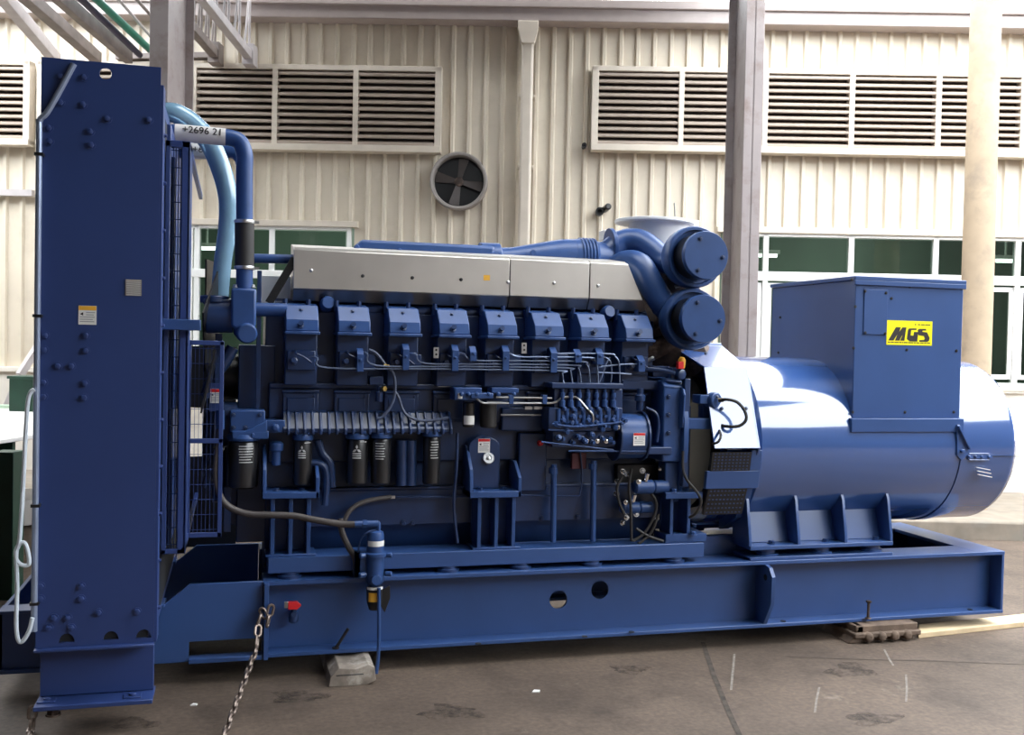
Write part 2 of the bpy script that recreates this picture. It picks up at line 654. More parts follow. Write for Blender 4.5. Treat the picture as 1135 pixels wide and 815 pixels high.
for xx, yy in ((.155, 4.955), (2.865, 4.91)):                 # lifting plates
    mb = MB()
    yb = 5.09
    mb.prism([(yb, .115), (yy + .085, .115), (yy + .005, .25), (yy, .40), (yy + .035, .445), (yb, .474)] if xx > 1 else
             [(yb, .1), (yy, .1), (yy, .47), (yb, .474)], 'x', xx, xx + .022)
    if xx > 1:
        mb.cur = 1
        mb.lathe([(.018, 0), (.018, .001)], (xx + .0225, yy + .07, .385), (1, 0, 0), 16)
        mb.lathe([(.018, 0), (.018, .001)], (xx - .0005, yy + .07, .385), (-1, 0, 0), 16)
    part(mb, 'lifting_plate', [BLUE, DARK], parent=base, bevel=.002)
mb = MB()
for (px, py) in ((325, 683),):
    p = P(px, py, 5.05)
    mb.cyl((p.x, 5.09, p.z + .02), (p.x, 5.0, p.z + .02), .014, 12)
    mb.lathe([(.012, -.03), (.024, -.02), (.026, 0), (.022, .02), (.012, .035)], (p.x, 5.03, p.z), (0, 0, 1), 14)
dv = part(mb, 'drain_valve', BLUEM, parent=base, bevel=0)
mb = MB()
a, b, c, d = rect(315, 667, 334, 675, 5.0)
mb.box(a, a + (b - a) * .25, 4.995, 5.01, c + .005, d)
mb.cur = 1
mb.prism([(a + (b - a) * .22, c), (b - .02, c - .002), (b, (c + d) / 2), (b - .02, d), (a + (b - a) * .22, d)], 'y', 4.985, 5.012)
part(mb, 'valve_handle', [STEEL, RED], parent=base, bevel=.002)['label'] = 'red lever on the drain valve'
for (xa, ya, xb, yb2, m) in ((372, 719, 386, 697, INK), (962, 686, 963, 667, RUST)):
    q0 = PZ(xa, ya, .121)
    q1 = P(xb, yb2, q0.y)
    mb = MB()
    mb.cyl(q0, q1, .008, 8)
    mb.lathe([(.018, 0), (.018, .006)], q0, (0, 0, 1), 10)
    if m is RUST: mb.lathe([(.016, -.006), (.016, .004)], q1, q1 - q0, 6)
    part(mb, 'stud_bolt', m, parent=base, bevel=0)
mb = MB()
for px, py in ((648, 706), (868, 689), (700, 701), (1075, 676), (530, 714)):
    q = PZ(px, py, .121)
    mb.lathe([(.016, 0), (.016, .003)], q, (0, 0, 1), 12)
part(mb, 'anchor_hole', DARK, parent=base, bevel=0)

# ---------------- engine rails
for yy in (5.03, 5.76):
    mb = MB()
    a, b, c, d = rect(297, 611, 780, 630, yy)
    mb.box(a, b, yy, yy + .17, .502, .581)
    rail = part(mb, 'mounting_rail', BLUE, bevel=.004)
    for px in (321, 497, 577, 656, 748):
        q = P(px, 633, yy + .02)
        m2 = MB()
        m2.lathe([(.062, .474), (.062, .488), (.05, .492), (.05, .504)], (q.x, yy + .045, 0), (0, 0, 1), 20)
        part(m2, 'rubber_mount', BLUEM, parent=rail, bevel=0)

# ---------------- radiator
X0, X1 = -.764, -.315
mb = MB()
mb.box(X0, X1, 4.462, 6.5, .37, 2.69)
mb.cur = 1
mb.box(X1, X1 + .012, 4.56, 6.4, .45, 2.6)
rad = part(mb, 'radiator', [RADM, DARK], bevel=.004)
mb = MB()
hz = P(117, 79, 4.45)
hx = hz.x
mb.plate_holes(X0 - .004, X1 + .004, 2.64, 2.772, 4.45, 4.462, [(hx, 2.727, .024)])
for k in range(1):
    mb.box(X0 - .004, X1 + .004, 4.45, 4.462, .452, 2.64)
arcs = [P(74, 708, 4.45), P(123, 708, 4.45), P(172, 706, 4.45)]
xs = X0 - .004
for q in arcs:                                                # half-round drain openings at the foot
    cx = min(q.x, X1 - .036)
    n = 10
    mb.box(xs, cx - .032, 4.45, 4.462, .36, .452)
    pts = [(cx - .032, .452), (cx - .032, .385)] + [(cx - .030 * math.cos(math.pi * k / n), .385 + .036 * math.sin(math.pi * k / n)) for k in range(n + 1)] + [(cx + .032, .385), (cx + .032, .452)]
    mb.prism(pts, 'y', 4.45, 4.462)
    mb.box(cx - .032, cx + .032, 4.45, 4.462, .36, .385)
    xs = cx + .032
mb.box(xs, X1 + .004, 4.45, 4.462, .36, .452)
mb.cur = 1
mb.box(X0 + .02, X1 - .02, 4.4605, 4.4618, .38, .45)
sp = part(mb, 'side_panel', [RADM, DARK], parent=rad, bevel=0)
mb = MB()
mb.box(X0 - .008, X1 + .008, 4.425, 4.55, .352, .364)
mb.box(X0, X1, 4.535, 4.56, .135, .36)
mb.box(X0, X1, 6.3, 6.33, .135, .36)
mb.box(X0 - .006, X1 + .004, 4.42, 4.60, .113, .132)
mb.box(X0 - .006, X1 + .004, 6.28, 6.45, .113, .132)
mb.box(X0 + .02, X0 + .04, 4.56, 6.3, .135, .36)
ft = part(mb, 'radiator_foot', RADM, parent=rad, bevel=.003)
mb = MB()
for px, py in ((52, 777), (147, 772)):
    q = PZ(px, py, .133)
    mb.box(q.x - .035, q.x + .035, q.y - .03, q.y + .03, .132, .139)
    mb.cyl((q.x, q.y, .139), (q.x, q.y, .147), .015, 12)
part(mb, 'foot_pad', RADM, parent=rad, bevel=.002)
mb = MB()                                                     # vertical corner flange with bolts
mb.box(X1 + .004, X1 + .016, 4.452, 4.56, .365, 2.70)
for z in [x / 10 for x in range(5, 27, 2)]:
    mb.bolt((X1 + .016, 4.50, z), (1, 0, 0), .008, .012)
part(mb, 'corner_flange', RADM, parent=rad, bevel=.002)
BOLTS = [(67, 85), (93, 86), (67, 114), (92, 116), (119, 132), (165, 133), (54, 142), (100, 146), (55, 157), (101, 161), (50, 372), (95, 372), (49, 388), (95, 389),
         (64, 406), (79, 406), (48, 424), (94, 425), (48, 440), (93, 441), (45, 650), (90, 650), (45, 664), (90, 664), (109, 679), (152, 678), (60, 685), (75, 685), (54, 696), (79, 696)]
for px, py in BOLTS:
    q = P(px, py, 4.45)
    part(MB().bolt(q, r=.0125, h=.014), 'panel_bolt', RADM, parent=sp, bevel=0)
sticker(sp, 87, 339, 107, 360, 4.45, ORANGE, 'white warning label with an amber heading')
a, b, c, d = rect(139, 310, 157, 328, 4.45)
mb = MB()
mb.box(a, b, 4.447, 4.45, c, d)
mb.cur = 1
for k in range(9):
    z = c + (d - c) * (k + .5) / 9
    mb.box(a + .004, b - .004, 4.4455, 4.4475, z - .0016, z + .0016)
part(mb, 'data_plate', [GREYP, PAPER], parent=sp, bevel=0)['label'] = 'small grey ribbed metal plate'
tp = [P(82, 71, 4.44), P(66, 101, 4.435), P(52, 125, 4.43), P(47.5, 135, 4.43), P(46, 160, 4.43), P(42, 400, 4.43), P(38, 700, 4.43)]
tp = [V((min(p.x, 9), p.y, p.z)) for p in tp]
tp[-2].x = tp[-3].x = tp[-1].x = tp[-4].x = X0 - .006  # lower run stands in for the bright highlight along the panel edge
mb = MB().tube(tp, .0125, 10, 4)
op = part(mb, 'overflow_pipe_edge_light', STEEL and mat('pale_blue_pipe_edge_light', (.30, .36, .50), .3, metal=.5), parent=rad, bevel=0)
mb = MB()
for z in (2.37, 1.72, .95, .55):
    mb.box(X0 - .022, X0 + .012, 4.415, 4.452, z, z + .012)
part(mb, 'pipe_clip', BLACK, parent=op, bevel=0)
# top tank and fan shroud
mb = MB()
mb.box(X0 + .03, X1 - .01, 4.62, 6.44, 2.685, 2.70)
mb.box(X1, X1 + .03, 4.75, 6.2, 2.44, 2.60)
part(mb, 'top_tank', RADM, parent=rad, bevel=.004)
mb = MB()
GX0, GX1, GY = X1 + .015, P(209.5, 300, 4.62).x, 4.62
z0, z1 = .70, P(200, 156, 4.62).z
for xa, xb in ((GX0, GX0 + .022), (GX1 - .036, GX1)):
    mb.box(xa, xb, GY, GY + .03, z0, z1)
mb.box(GX0, GX1, GY, GY + .03, z0, z0 + .022)
mb.box(GX0, GX1, GY, GY + .03, z1 - .03, z1)
mb.box(GX1 - .02, GX1, GY, 6.3, z1 - .03, z1)
mb.box(GX1 - .02, GX1, GY, 6.3, z0, z0 + .03)
mb.box(GX1 - .012, GX1, GY, GY + .20, z0, z1)
fg = part(mb, 'fan_guard', RADM, bevel=.003)
mb = MB()
k = 0
z = z0 + .04
while z < z1 - .03:
    mb.cyl((GX0, GY + .012, z), (GX1, GY + .012, z), .0022, 5)
    z += .075
for k in range(1, 5):
    x = GX0 + .022 + (GX1 - GX0 - .05) * k / 5
    mb.cyl((x, GY + .016, z0), (x, GY + .016, z1), .002, 5)
part(mb, 'wire_mesh', BLUEM, parent=fg, bevel=0)
mb = MB()
mb.pbox(177, 354, 222, 366, 4.55, .1)
part(mb, 'guard_bracket', BLUE, bevel=.003)
mb = MB()
mb.box(X1 + .01, GX1 - .07, 4.74, 6.25, z0 + .02, z1 - .05)
part(mb, 'fan_shroud', RADM, bevel=.004)
# guard in front of the fan belts
mb = MB()
a, b, c, d = rect(206, 378, 247, 596, 4.95)
for x in (a, b - .02):
    mb.box(x, x + .02, 4.95, 4.97, c, d)
for z in (c, d - .02, c + (d - c) * .48):
    mb.box(a, b, 4.95, 4.97, z, z + .022)
bg = part(mb, 'belt_guard', RADM, bevel=.002)
mb = MB()
n = 13
for k in range(n):
    z = c + (d - c) * (k + .5) / n
    mb.cyl((a, 4.96, z), (b, 4.96, z), .0016, 5)
for k in range(1, 9):
    x = a + (b - a) * k / 9
    mb.cyl((x, 4.96, c), (x, 4.96, d), .0013, 5)
part(mb, 'wire_mesh', RADM, parent=bg, bevel=0)
mb = MB()  # black sheets added to darken the view past the belt guard
for (x0, y0, x1, y1) in ((196, 384, 262, 452), (196, 506, 262, 606), (232, 452, 262, 506)):
    mb.pbox(x0, y0, x1, y1, 6.25, .01)
part(mb, 'dark_backing_panel', BLACK, bevel=0)
mb = MB()                                                     # cooling fan
fc = V((-.12, YC, 1.45))
mb.cyl(fc + V((-.03, 0, 0)), fc + V((.22, 0, 0)), .12, 20)
for k in range(8):
    w = 2 * math.pi * k / 8
    dr = V((0, math.cos(w), math.sin(w)))
    tn = V((0, -math.sin(w), math.cos(w)))
    i0, o0 = fc + dr * .1, fc + dr * .60
    c1 = [i0 + tn * .06 + V((-.03, 0, 0)), i0 - tn * .06 + V((.03, 0, 0)), o0 - tn * .15 + V((.03, 0, 0)), o0 + tn * .15 + V((-.03, 0, 0))]
    mb.add(c1 + [p + V((.008, 0, 0)) for p in c1], [(0, 1, 2, 3), (7, 6, 5, 4), (0, 4, 5, 1), (1, 5, 6, 2), (2, 6, 7, 3), (3, 7, 4, 0)])
part(mb, 'cooling_fan', BLACK, bevel=0)
mb = MB()
mb.box(.02, .20, 5.24, 5.72, .62, 1.62)
mb.box(-.02, .06, 5.3, 5.66, .7, 1.3)
mb.lathe([(.16, 0), (.16, .04), (.13, .045), (.13, .06), (.16, .065), (.16, .1)], (-.1, YC, .95), (1, 0, 0), 28)
mb.lathe([(.11, 0), (.11, .12)], (-.1, 5.28, 1.22), (1, 0, 0), 24)
part(mb, 'front_gear_case', BLUEM, bevel=.006)
mb = MB()                                                     # narrow sign post with label by the belt guard
mb.pbox(232, 425, 246, 456, 5.0, .01)
sg = part(mb, 'label_bracket', RADM, bevel=.001)
sticker(sg, 233, 431, 246, 447, 5.0, RED, 'white label with a red heading')
mb = MB()
for (x0, y0, x1, y1) in ((238, 370, 246, 452), (284, 300, 289, 480), (248, 540, 256, 590)):
    mb.pbox(x0, y0, x1, y1, 5.16, .03)
part(mb, 'support_strut', BLUEM, bevel=.002)

# ---------------- coolant pipes
def pipe(pts, r, name, m=BLUEE, parent=G, n=16, k=6):
    return part(MB().tube(pts, r, n, k), name, m, parent, bevel=0)


Yp = 5.08
pr = .040
A = [P(190, 147, Yp), P(215, 149, Yp), P(238, 151, Yp), P(256, 153, Yp), P(266, 158, Yp), P(271, 171, Yp), P(271, 190, Yp), P(271, 250, Yp)]
cp = pipe(A, pr, 'coolant_pipe')
q0, q1 = P(194, 147, Yp), P(250, 152, Yp)
mb = MB().tube([q0, q1], pr + .002, 16)
tape = part(mb, 'taped_paper', PAPER, parent=cp, bevel=0)
dirx = (q1 - q0).normalized()
mid = q0.lerp(q1, .5)
cdir = (V((mid.x, mid.y, mid.z)) - CAM).normalized()
nrm = (V((0, -1, .25)) - dirx * V((0, -1, .25)).dot(dirx)).normalized()
text_mesh('ink_numbers', '+2696 21', INK, cp, mid + nrm * (pr + .0045) + dirx * .01, dirx, nrm.cross(dirx), .048, offset=.0004)
mb = MB()
q0, q1 = P(271, 247, Yp), P(271, 299, Yp)
mb.tube([q0, q1], pr + .006, 18)
rb = part(mb, 'rubber_sleeve', RUBBER, parent=cp, bevel=0)
for py in (246, 297):
    q = P(271, py, Yp)
    mb = MB().lathe([(pr + .008, -.008), (pr + .010, 0), (pr + .008, .008)], q, (0, 0, 1), 20)
    mb.box(q.x + pr, q.x + pr + .03, Yp - .015, Yp + .01, q.z - .006, q.z + .006)
    part(mb, 'hose_clamp', STEEL, parent=cp, bevel=0)
mb = MB().tube([P(271, 298, Yp), P(271, 325, Yp)], [pr, pr * 1.0], 18)
part(mb, 'coolant_pipe', BLUEE, bevel=0)
A = [P(192, 166, 5.45), P(215, 167, 5.45), P(248, 166, 5.45), P(263, 169, 5.45), P(270, 180, 5.45), P(271, 200, 5.45), P(271, 330, 5.45)]
cp2 = pipe(A, .042, 'coolant_pipe')
mb = MB().tube([P(204, 166.5, 5.45), P(232, 167, 5.45)], .0445, 16)
part(mb, 'taped_paper', PAPER, parent=cp2, bevel=0)
nr2 = V((0, -1, .25)).normalized()
text_mesh('ink_numbers', '+69', INK, cp2, P(222, 166, 5.4).lerp(P(222, 166, 5.45), .05), (1, 0, 0), V((1, 0, 0)).cross(V((0, -1, .25))).normalized() * -1, .05)
mb = MB()                                                     # thermostat housing
a, b, c, d = rect(256, 320, 284, 368, 5.05)
mb.prism([(a, c + .03), (a + .03, c), (b - .03, c), (b, c + .03), (b, d), (a, d)], 'y', 5.02, 5.18)
th = part(mb, 'thermostat_housing', BLUEE, bevel=.012)
q = P(272, 368, 5.03)
mb = MB().lathe([(.05, -.06), (.05, .05), (.043, .06)], q + V((0, .03, 0)), (.15, -1, -.15), 22)
part(mb, 'end_cap', BLUEE, parent=th, bevel=.003)
mb = MB()
for px in (261, 280):
    mb.bolt(P(px, 319, 5.07), (0, 0, 1), .012, .016)
part(mb, 'housing_bolt', STEEL, parent=th, bevel=0)
mb = MB()
mb.tube([P(228, 350, 5.12), P(258, 350, 5.12)], .085, 20)
mb.lathe([(.07, 0), (.07, .035)], P(238, 336, 5.12), (0, 0, 1), 18)
mb.box(P(225, 340, 5.1).x, P(258, 340, 5.1).x, 5.06, 5.2, P(240, 338, 5.1).z, P(240, 332, 5.1).z)
part(mb, 'hose_flange', BLUEM, parent=th, bevel=.006)
pipe([P(282, 343, 5.15), P(318, 344, 5.15)], .034, 'coolant_pipe')
pipe([P(258, 385, 5.2), P(250, 400, 5.2), P(236, 420, 5.2), P(228, 440, 5.2)], .03, 'coolant_pipe', BLUEM)
pipe([P(279, 286.5, 5.3), P(330, 287.5, 5.3)], .024, 'coolant_pipe', BLUEE)
mb = MB().bar(P(298, 336, 5.25), P(327, 287, 5.25), .03, .04)
part(mb, 'shield_strut', BLACK, bevel=.002)
mb = MB().pbox(288, 306, 322, 340, 5.42, .05)
part(mb, 'side_plate', WRAP, bevel=.002)

# ---------------- engine block
mb = MB()
mb.box(.15, 2.28, 5.26, 5.72, .95, 1.80)
mb.box(.17, 2.30, 5.19, 5.77, 1.03, 1.42)
mb.box(.17, 2.30, 5.17, 5.79, 1.405, 1.432)
blk = part(mb, 'engine_block', BLUEM, bevel=.006)
mb = MB()
mb.prism([(5.24, 1.04), (5.20, .80), (5.24, .58), (5.36, .46), (5.60, .46), (5.72, .58), (5.76, .80), (5.72, 1.04)], 'x', .16, 2.30)
pan = part(mb, 'oil_pan', BLUEM, bevel=.006)
mb = MB()
a, b, c, d = rect(300, 541, 742, 598, 5.17)
mb.box(a + .02, b, 5.17, 5.22, .70, .885)
mb.box(a + .02, b, 5.16, 5.22, .885, .90)
pp = part(mb, 'pan_side_plate', BLUEM, parent=pan, bevel=.004)
mb = MB()
for px, py in ((447, 580), (457, 580), (600, 575), (640, 573)):
    mb.bolt(P(px, py, 5.17), r=.012, h=.018)
part(mb, 'plate_bolt', BLUEM, parent=pan, bevel=0)

# cylinder heads with rocker covers
for i in range(8):
    x0 = .238 + .2555 * i
    x1 = x0 + .167
    mb = MB()
    mb.box(x0 + .004, x1 - .004, 5.115, 5.45, 1.425, 1.69)
    mb.box(x0 + .012, x1 - .014, 5.09, 5.2, 1.50, 1.60)
    hd = part(mb, 'cylinder_head', BLUEM, bevel=.006)
    mb = MB()
    prof = [(5.32, 1.845), (5.14, 1.823), (5.066, 1.752), (5.052, 1.70), (5.055, 1.69), (5.32, 1.69)]
    mb.prism(prof, 'x', x0 + .004, x1 - .004)
    mb.box(x0 - .002, x1 + .002, 5.037, 5.33, 1.678, 1.694)
    rc = part(mb, 'rocker_cover', BLUEE, parent=hd, bevel=.004, seg=2, ang=12)
    mb = MB()
    xm = x0 + .075
    mb.lathe([(.016, 0), (.016, .008), (.008, .010), (.008, .028), (.013, .030), (.013, .038)], (xm, 5.062, 1.722), (0, -1, .35), 12)
    mb.bolt((xm + .004, 5.115, 1.80), (0, -.6, .8), .007, .008)
    part(mb, 'cover_knob', BLUEM, parent=hd, bevel=0)
    mb = MB()
    for xx in (x0 + .005, x0 + .12):
        mb.cyl((xx, 5.2, 1.80), (xx, 5.2, 1.857), .012, 10)
    part(mb, 'head_stud', BLUEM, parent=hd, bevel=0)
    mb = MB()
    mb.tube([(xm - .02, 5.1, 1.60), (xm - .02, 5.055, 1.585), (xm + .02, 5.045, 1.565), (xm + .055, 5.05, 1.54)], .005, 7)
    mb.lathe([(.02, 0), (.02, .02), (.012, .025), (.012, .05)], (xm - .03, 5.095, 1.545), (0, -1, .1), 12)
    mb.lathe([(.028, 0), (.028, .012)], (xm + .11, 5.19, 1.55), (0, -1, 0), 14)
    part(mb, 'injector_fitting', BLUEM, parent=hd, bevel=0)
    # crankcase side cover below
    mb = MB()
    mb.box(x0 + .0, x1 + .01, 5.165, 5.19, 1.235, 1.385)
    mb.box(x0 - .005, x1 + .015, 5.15, 5.19, 1.385, 1.40)
    mb.box(x0 + .02, x1 - .01, 5.158, 5.166, 1.25, 1.36)
    cv = part(mb, 'inspection_cover', BLUEM, bevel=.004)
    mb = MB()
    for dx in (.012, .155):
        for z in (1.25, 1.37):
            mb.bolt((x0 + dx, 5.165, z), r=.006, h=.01)
    part(mb, 'cover_bolt', BLUEM, parent=cv, bevel=0)
    if i in (0, 6):
        mb = MB().lathe([(.038, 0), (.038, .05), (.030, .065)], (x1 + .047, 5.26, 1.83), (.1, -1, .25), 18)
        part(mb, 'coolant_elbow', BLUEE, bevel=0)
# coolant manifold behind the covers
mb = MB().tube([(.2, 5.34, 1.81), (2.25, 5.34, 1.81)], .055, 18)
part(mb, 'coolant_manifold', BLUEM, bevel=0)

# heat shield over the exhaust
for xa, xb, xt in ((.283, 1.418, None), (1.422, 1.873, None), (1.877, 2.22, 2.10)):
    prof = [(5.22, 2.108), (5.22, 1.912), (5.26, 1.912), (5.50, 1.912), (5.50, 2.16), (5.25, 2.125)]
    mb = MB()
    xt = xt or xb
    n = len(prof)
    R_ = [(xb + (xt - xb) * (z - 1.853) / (2.108 - 1.853), y, z) for y, z in prof]
    mb.add([(xa, y, z) for y, z in prof] + R_, [list(range(n)), list(range(n, 2 * n))[::-1]] + [(i, i + n, (i + 1) % n + n, (i + 1) % n) for i in range(n)])
    hs = part(mb, 'heat_shield', ALU, bevel=.003, ang=12)
    hs['label'] = 'brushed aluminium heat shield'
    mb = MB()
    lp = [(5.222, 1.911), (5.258, 1.851), (5.50, 1.851), (5.50, 1.911)]
    xe = lambda z: xb + (xt - xb) * (z - 1.853) / (2.108 - 1.853)
    mb.add([(xa, y, z) for y, z in lp] + [(xe(z), y, z) for y, z in lp], [(0, 1, 2, 3), (7, 6, 5, 4)] + [(i, i + 4, (i + 1) % 4 + 4, (i + 1) % 4) for i in range(4)])
    part(mb, 'shield_lip', LIPDARK, parent=hs, bevel=.002, ang=12)['label'] = 'lower lip coloured dark for its reflections'
    for px, py, mm in ((345, 300, STEEL), (402, 306, INK), (457, 308, INK), (511, 310, INK), (563, 313, STEEL), (614, 314, STEEL), (663, 317, STEEL)):
        q = P(px, py, 5.22)
        if xa < q.x < xb:
            part(MB().lathe([(.009, 0), (.009, .005), (.005, .008)], q, (0, -1, 0), 12), 'shield_bolt', mm, parent=hs, bevel=0)
    if xa < .5:
        a, b, c, d = rect(536, 305, 543, 311, 5.22)
        part(MB().box(a, b, 5.2185, 5.22, c, d), 'caution_sticker', ORANGE, parent=hs, bevel=0)['label'] = 'tiny amber sticker'

# ---------------- intake ducts
Yd = 5.55
mb = MB()
l, r_ = P(386, 281, Yd), P(545, 280, Yd)
zt, zt2, zb = P(398, 267, Yd).z, P(535, 275, Yd).z, 2.05
mb.prism([(l.x, P(386, 283, Yd).z), (P(398, 267, Yd).x, zt), (r_.x, zt), (r_.x, zb), (l.x, zb)], 'y', Yd - .09, Yd + .12)
du = part(mb, 'intake_duct', BLUEE, bevel=.02, seg=3)
mb = MB()
for px, py in ((395, 275), (442, 279), (478, 281)):
    mb.lathe([(.016, 0), (.016, .02), (.010, .028)], P(px, py, Yd - .09), (0, -1, .1), 12)
part(mb, 'duct_plug', BLUEE, parent=du, bevel=0)
mb = MB().lathe([(.095, 0), (.095, .115)], V((P(531, 283, Yd).x, Yd, 2.13)), (1, 0, 0), 24)
part(mb, 'duct_sleeve', BLUEE, parent=du, bevel=.005)
c0, c1 = P(552, 287, Yd), P(640, 281, Yd)
mb = MB().tube([V((c0.x, Yd, 2.125)), V((c0.x + .1, Yd, 2.13)), V((c1.x - .1, Yd, 2.165)), V((c1.x, Yd, 2.165))], [.075, .078, .10, .105], 24)
mb.lathe([(.014, 0), (.014, .02)], P(590, 280, Yd - .1), (0, -1, 0), 10)
part(mb, 'intake_reducer', BLUEE, bevel=0)
prof = []
L = P(672, 277, Yd).x - c1.x + .01
prof = [(.105, -.03)]
for k in range(5):
    prof += [(.108, .0 + k * .02), (.116, .006 + k * .02), (.116, .012 + k * .02), (.108, .018 + k * .02)]
prof += [(.100, .11), (.092, L)]
mb = MB().lathe(prof, V((c1.x, Yd, 2.165)), (1, 0, 0), 26)
part(mb, 'ribbed_coupling', BLUEE, bevel=0)
pipe([V((c1.x + L - .02, Yd, 2.17)), P(690, 271, Yd), P(708, 270, 5.5), P(722, 277, 5.42), P(738, 290, 5.32), P(752, 294, 5.2)], [.085, .085, .085, .075, .07, .065], 'intake_elbow')
mb = MB().lathe([(.1, -.01), (.1, .012)], P(677, 272, Yd), (1, 0, .1), 24)
part(mb, 'elbow_flange', BLUEE, bevel=.002)
pipe([P(676, 300, 5.5), P(693, 292, 5.42), P(708, 295, 5.34), P(718, 309, 5.28), P(730, 330, 5.22), P(745, 350, 5.18)], [.06, .075, .078, .075, .072, .07], 'intake_elbow')
mb = MB()
mb.lathe([(.076, -.012), (.076, .012)], P(736, 338, 5.205), P(745, 350, 5.18) - P(730, 330, 5.22), 22)
part(mb, 'hose_clamp', BLUEE, bevel=0)

# ---------------- turbochargers and air cleaners
for k, (px, py, zz) in enumerate(((783, 283, 0), (780, 353.5, 0))):
    c = P(px, py, 4.95)
    mb = MB()
    o = V((c.x, 0, c.z))
    mb.lathe([(.07, 5.32), (.12, 5.25), (.166, 5.17), (.170, 5.15), (.170, 5.085), (.164, 5.075), (.150, 5.075), (.145, 5.10), (.10, 5.11)], o, (0, 1, 0), 40)
    ac = part(mb, 'air_cleaner', BLUEE, bevel=0)
    mb = MB().lathe([(.122, 5.11), (.122, 4.965)], o, (0, 1, 0), 36)
    part(mb, 'filter_element', BLACK, parent=ac, bevel=0)
    mb = MB().lathe([(.128, 4.985), (.131, 4.98), (.131, 4.955), (.127, 4.948)], o, (0, 1, 0), 40)
    part(mb, 'end_cover', BLUEE, parent=ac, bevel=0)
    for w in (115, 355, 240):
        w = math.radians(w)
        part(MB().bolt((c.x + .095 * math.cos(w), 4.948, c.z + .095 * math.sin(w)), r=.009, h=.012), 'cover_bolt', BLUEM, parent=ac, bevel=0)
mb = MB()                                                     # turbine housings
for c, r in ((P(722, 320, 5.5), .14), (P(735, 385, 5.4), .13), (P(752, 320, 5.42), .12), (P(765, 395, 5.4), .12)):
    mb.lathe([(r * .5, -.10), (r * .9, -.08), (r, -.02), (r, .03), (r * .8, .08), (r * .5, .12)], c, (.5, .8, .1), 22)
mb.tube([P(722, 300, 5.55), P(735, 330, 5.48), P(738, 370, 5.42), P(730, 400, 5.40)], .085, 14)
mb.tube([P(700, 395, 5.3), P(730, 385, 5.32), P(756, 372, 5.34)], .06, 12)
mb.box(2.22, 2.52, 5.40, 5.68, 1.35, 2.10)
part(mb, 'turbocharger', RUST, bevel=0)['label'] = 'brown cast iron turbocharger housings'
mb = MB()
for (px, py, y) in ((748, 318, 5.2), (758, 312, 5.22), (752, 325, 5.2), (766, 322, 5.2), (700, 382, 5.16), (716, 400, 5.16)):
    q = P(px, py, y)
    mb.cyl(q, q + V((.03, -.01, .012)), .010, 8)
    mb.lathe([(.014, 0), (.014, .012)], q + V((.03, -.01, .012)), (1, -.2, .4), 6)
part(mb, 'oil_line_fitting', STEEL, bevel=0)
mb = MB()
ce = P(730, 262, 5.75)
mb.cyl((ce.x, 5.75, 2.02), (ce.x, 5.75, P(730, 248, 5.75).z), .185, 32)
ex = part(mb, 'exhaust_outlet', WRAP, bevel=.004)
ex['label'] = 'pale metal wrapped exhaust outlet'
mb = MB().lathe([(.245, 0), (.245, .018)], (ce.x - .03, 5.75, P(730, 249, 5.75).z), (0.02, 0, 1), 36)
part(mb, 'outlet_flange', WRAP, parent=ex, bevel=.003)
mb = MB()
mb.pbox(670, 255, 690, 266, 5.7, .1)
mb.pbox(758, 244, 775, 258, 5.75, .15)
part(mb, 'insulation_cover', WRAP, parent=ex, bevel=.004)
mb = MB().cyl(P(748.5, 246, 5.6), P(747.5, 225, 5.6), .004, 6)
part(mb, 'sensor_rod', STEEL, parent=ex, bevel=0)

# ---------------- high pressure fuel lines
YF = 5.035
starts = [(343, 396), (398, 391), (452, 392), (505, 391), (556, 391), (608, 391)]
ends = [(622, 411, 624), (631, 408, 633.5), (640, 405, 643), (649, 401, 653), (658, 396.5, 662), (681, 392.5, 686)]
for i in range(6):
    sx, sy = starts[i]
    ex_, ey, dx = ends[i]
    yl = ey
    y0 = yl - (ex_ - sx - 20) * .012
    pts = [P(sx, sy, 5.07), P(sx + 9, sy + 1, YF), P(sx + 20, y0, YF), P((sx + ex_) / 2, (y0 + yl) / 2 - .3, YF), P(ex_ - 4, yl, YF), P(ex_ + 1, yl + 3, YF), P(dx, yl + 10, YF), P(dx + 1, 425, YF - .005)]
    part(MB().tube(pts, .0042, 6, 5), 'fuel_line', mat('fuel_line_steel', (.20, .25, .37), .3, metal=.6) if i == 0 else bpy.data.materials['fuel_line_steel'], bevel=0)
for pts in ([(668, 395), (676, 400), (678, 412), (677, 425)], [(664, 407), (690, 404), (708, 404)], [(663, 413), (686, 414), (700, 415)], [(664, 425), (669, 412), (672, 403), (676, 396)]):
    part(MB().tube([P(x, y, YF + .01) for x, y in pts], .0042, 6, 5), 'fuel_line', bpy.data.materials['fuel_line_steel'], bevel=0)
for px, (ya, yb) in ((399, (386, 412)), (449.5, (381, 410)), (504, (382, 411)), (524, (384, 400)), (560, (383, 411)), (613, (385, 413)), (640, (387, 402)), (664, (386, 404)), (710, (394, 412))):
    mb = MB()
    a, b, c, d = rect(px - 3.5, ya, px + 3.5, yb, YF)
    mb.prism([(YF - .02, d - .03), (YF + .02, d), (YF + .06, d - .01), (YF + .06, c), (YF - .02, c)], 'x', a, b)
    mb.bolt(((a + b) / 2, YF - .02, (c + d) / 2), r=.006, h=.01)
    part(mb, 'line_clamp', BLUEE, bevel=.003)
for px in (399, 504, 560, 613, 450):
    mb = MB().pbox(px + 2, 393, px + 17, 411, YF + .03, .03)
    part(mb, 'clamp_bracket', BLUEM, bevel=.003)
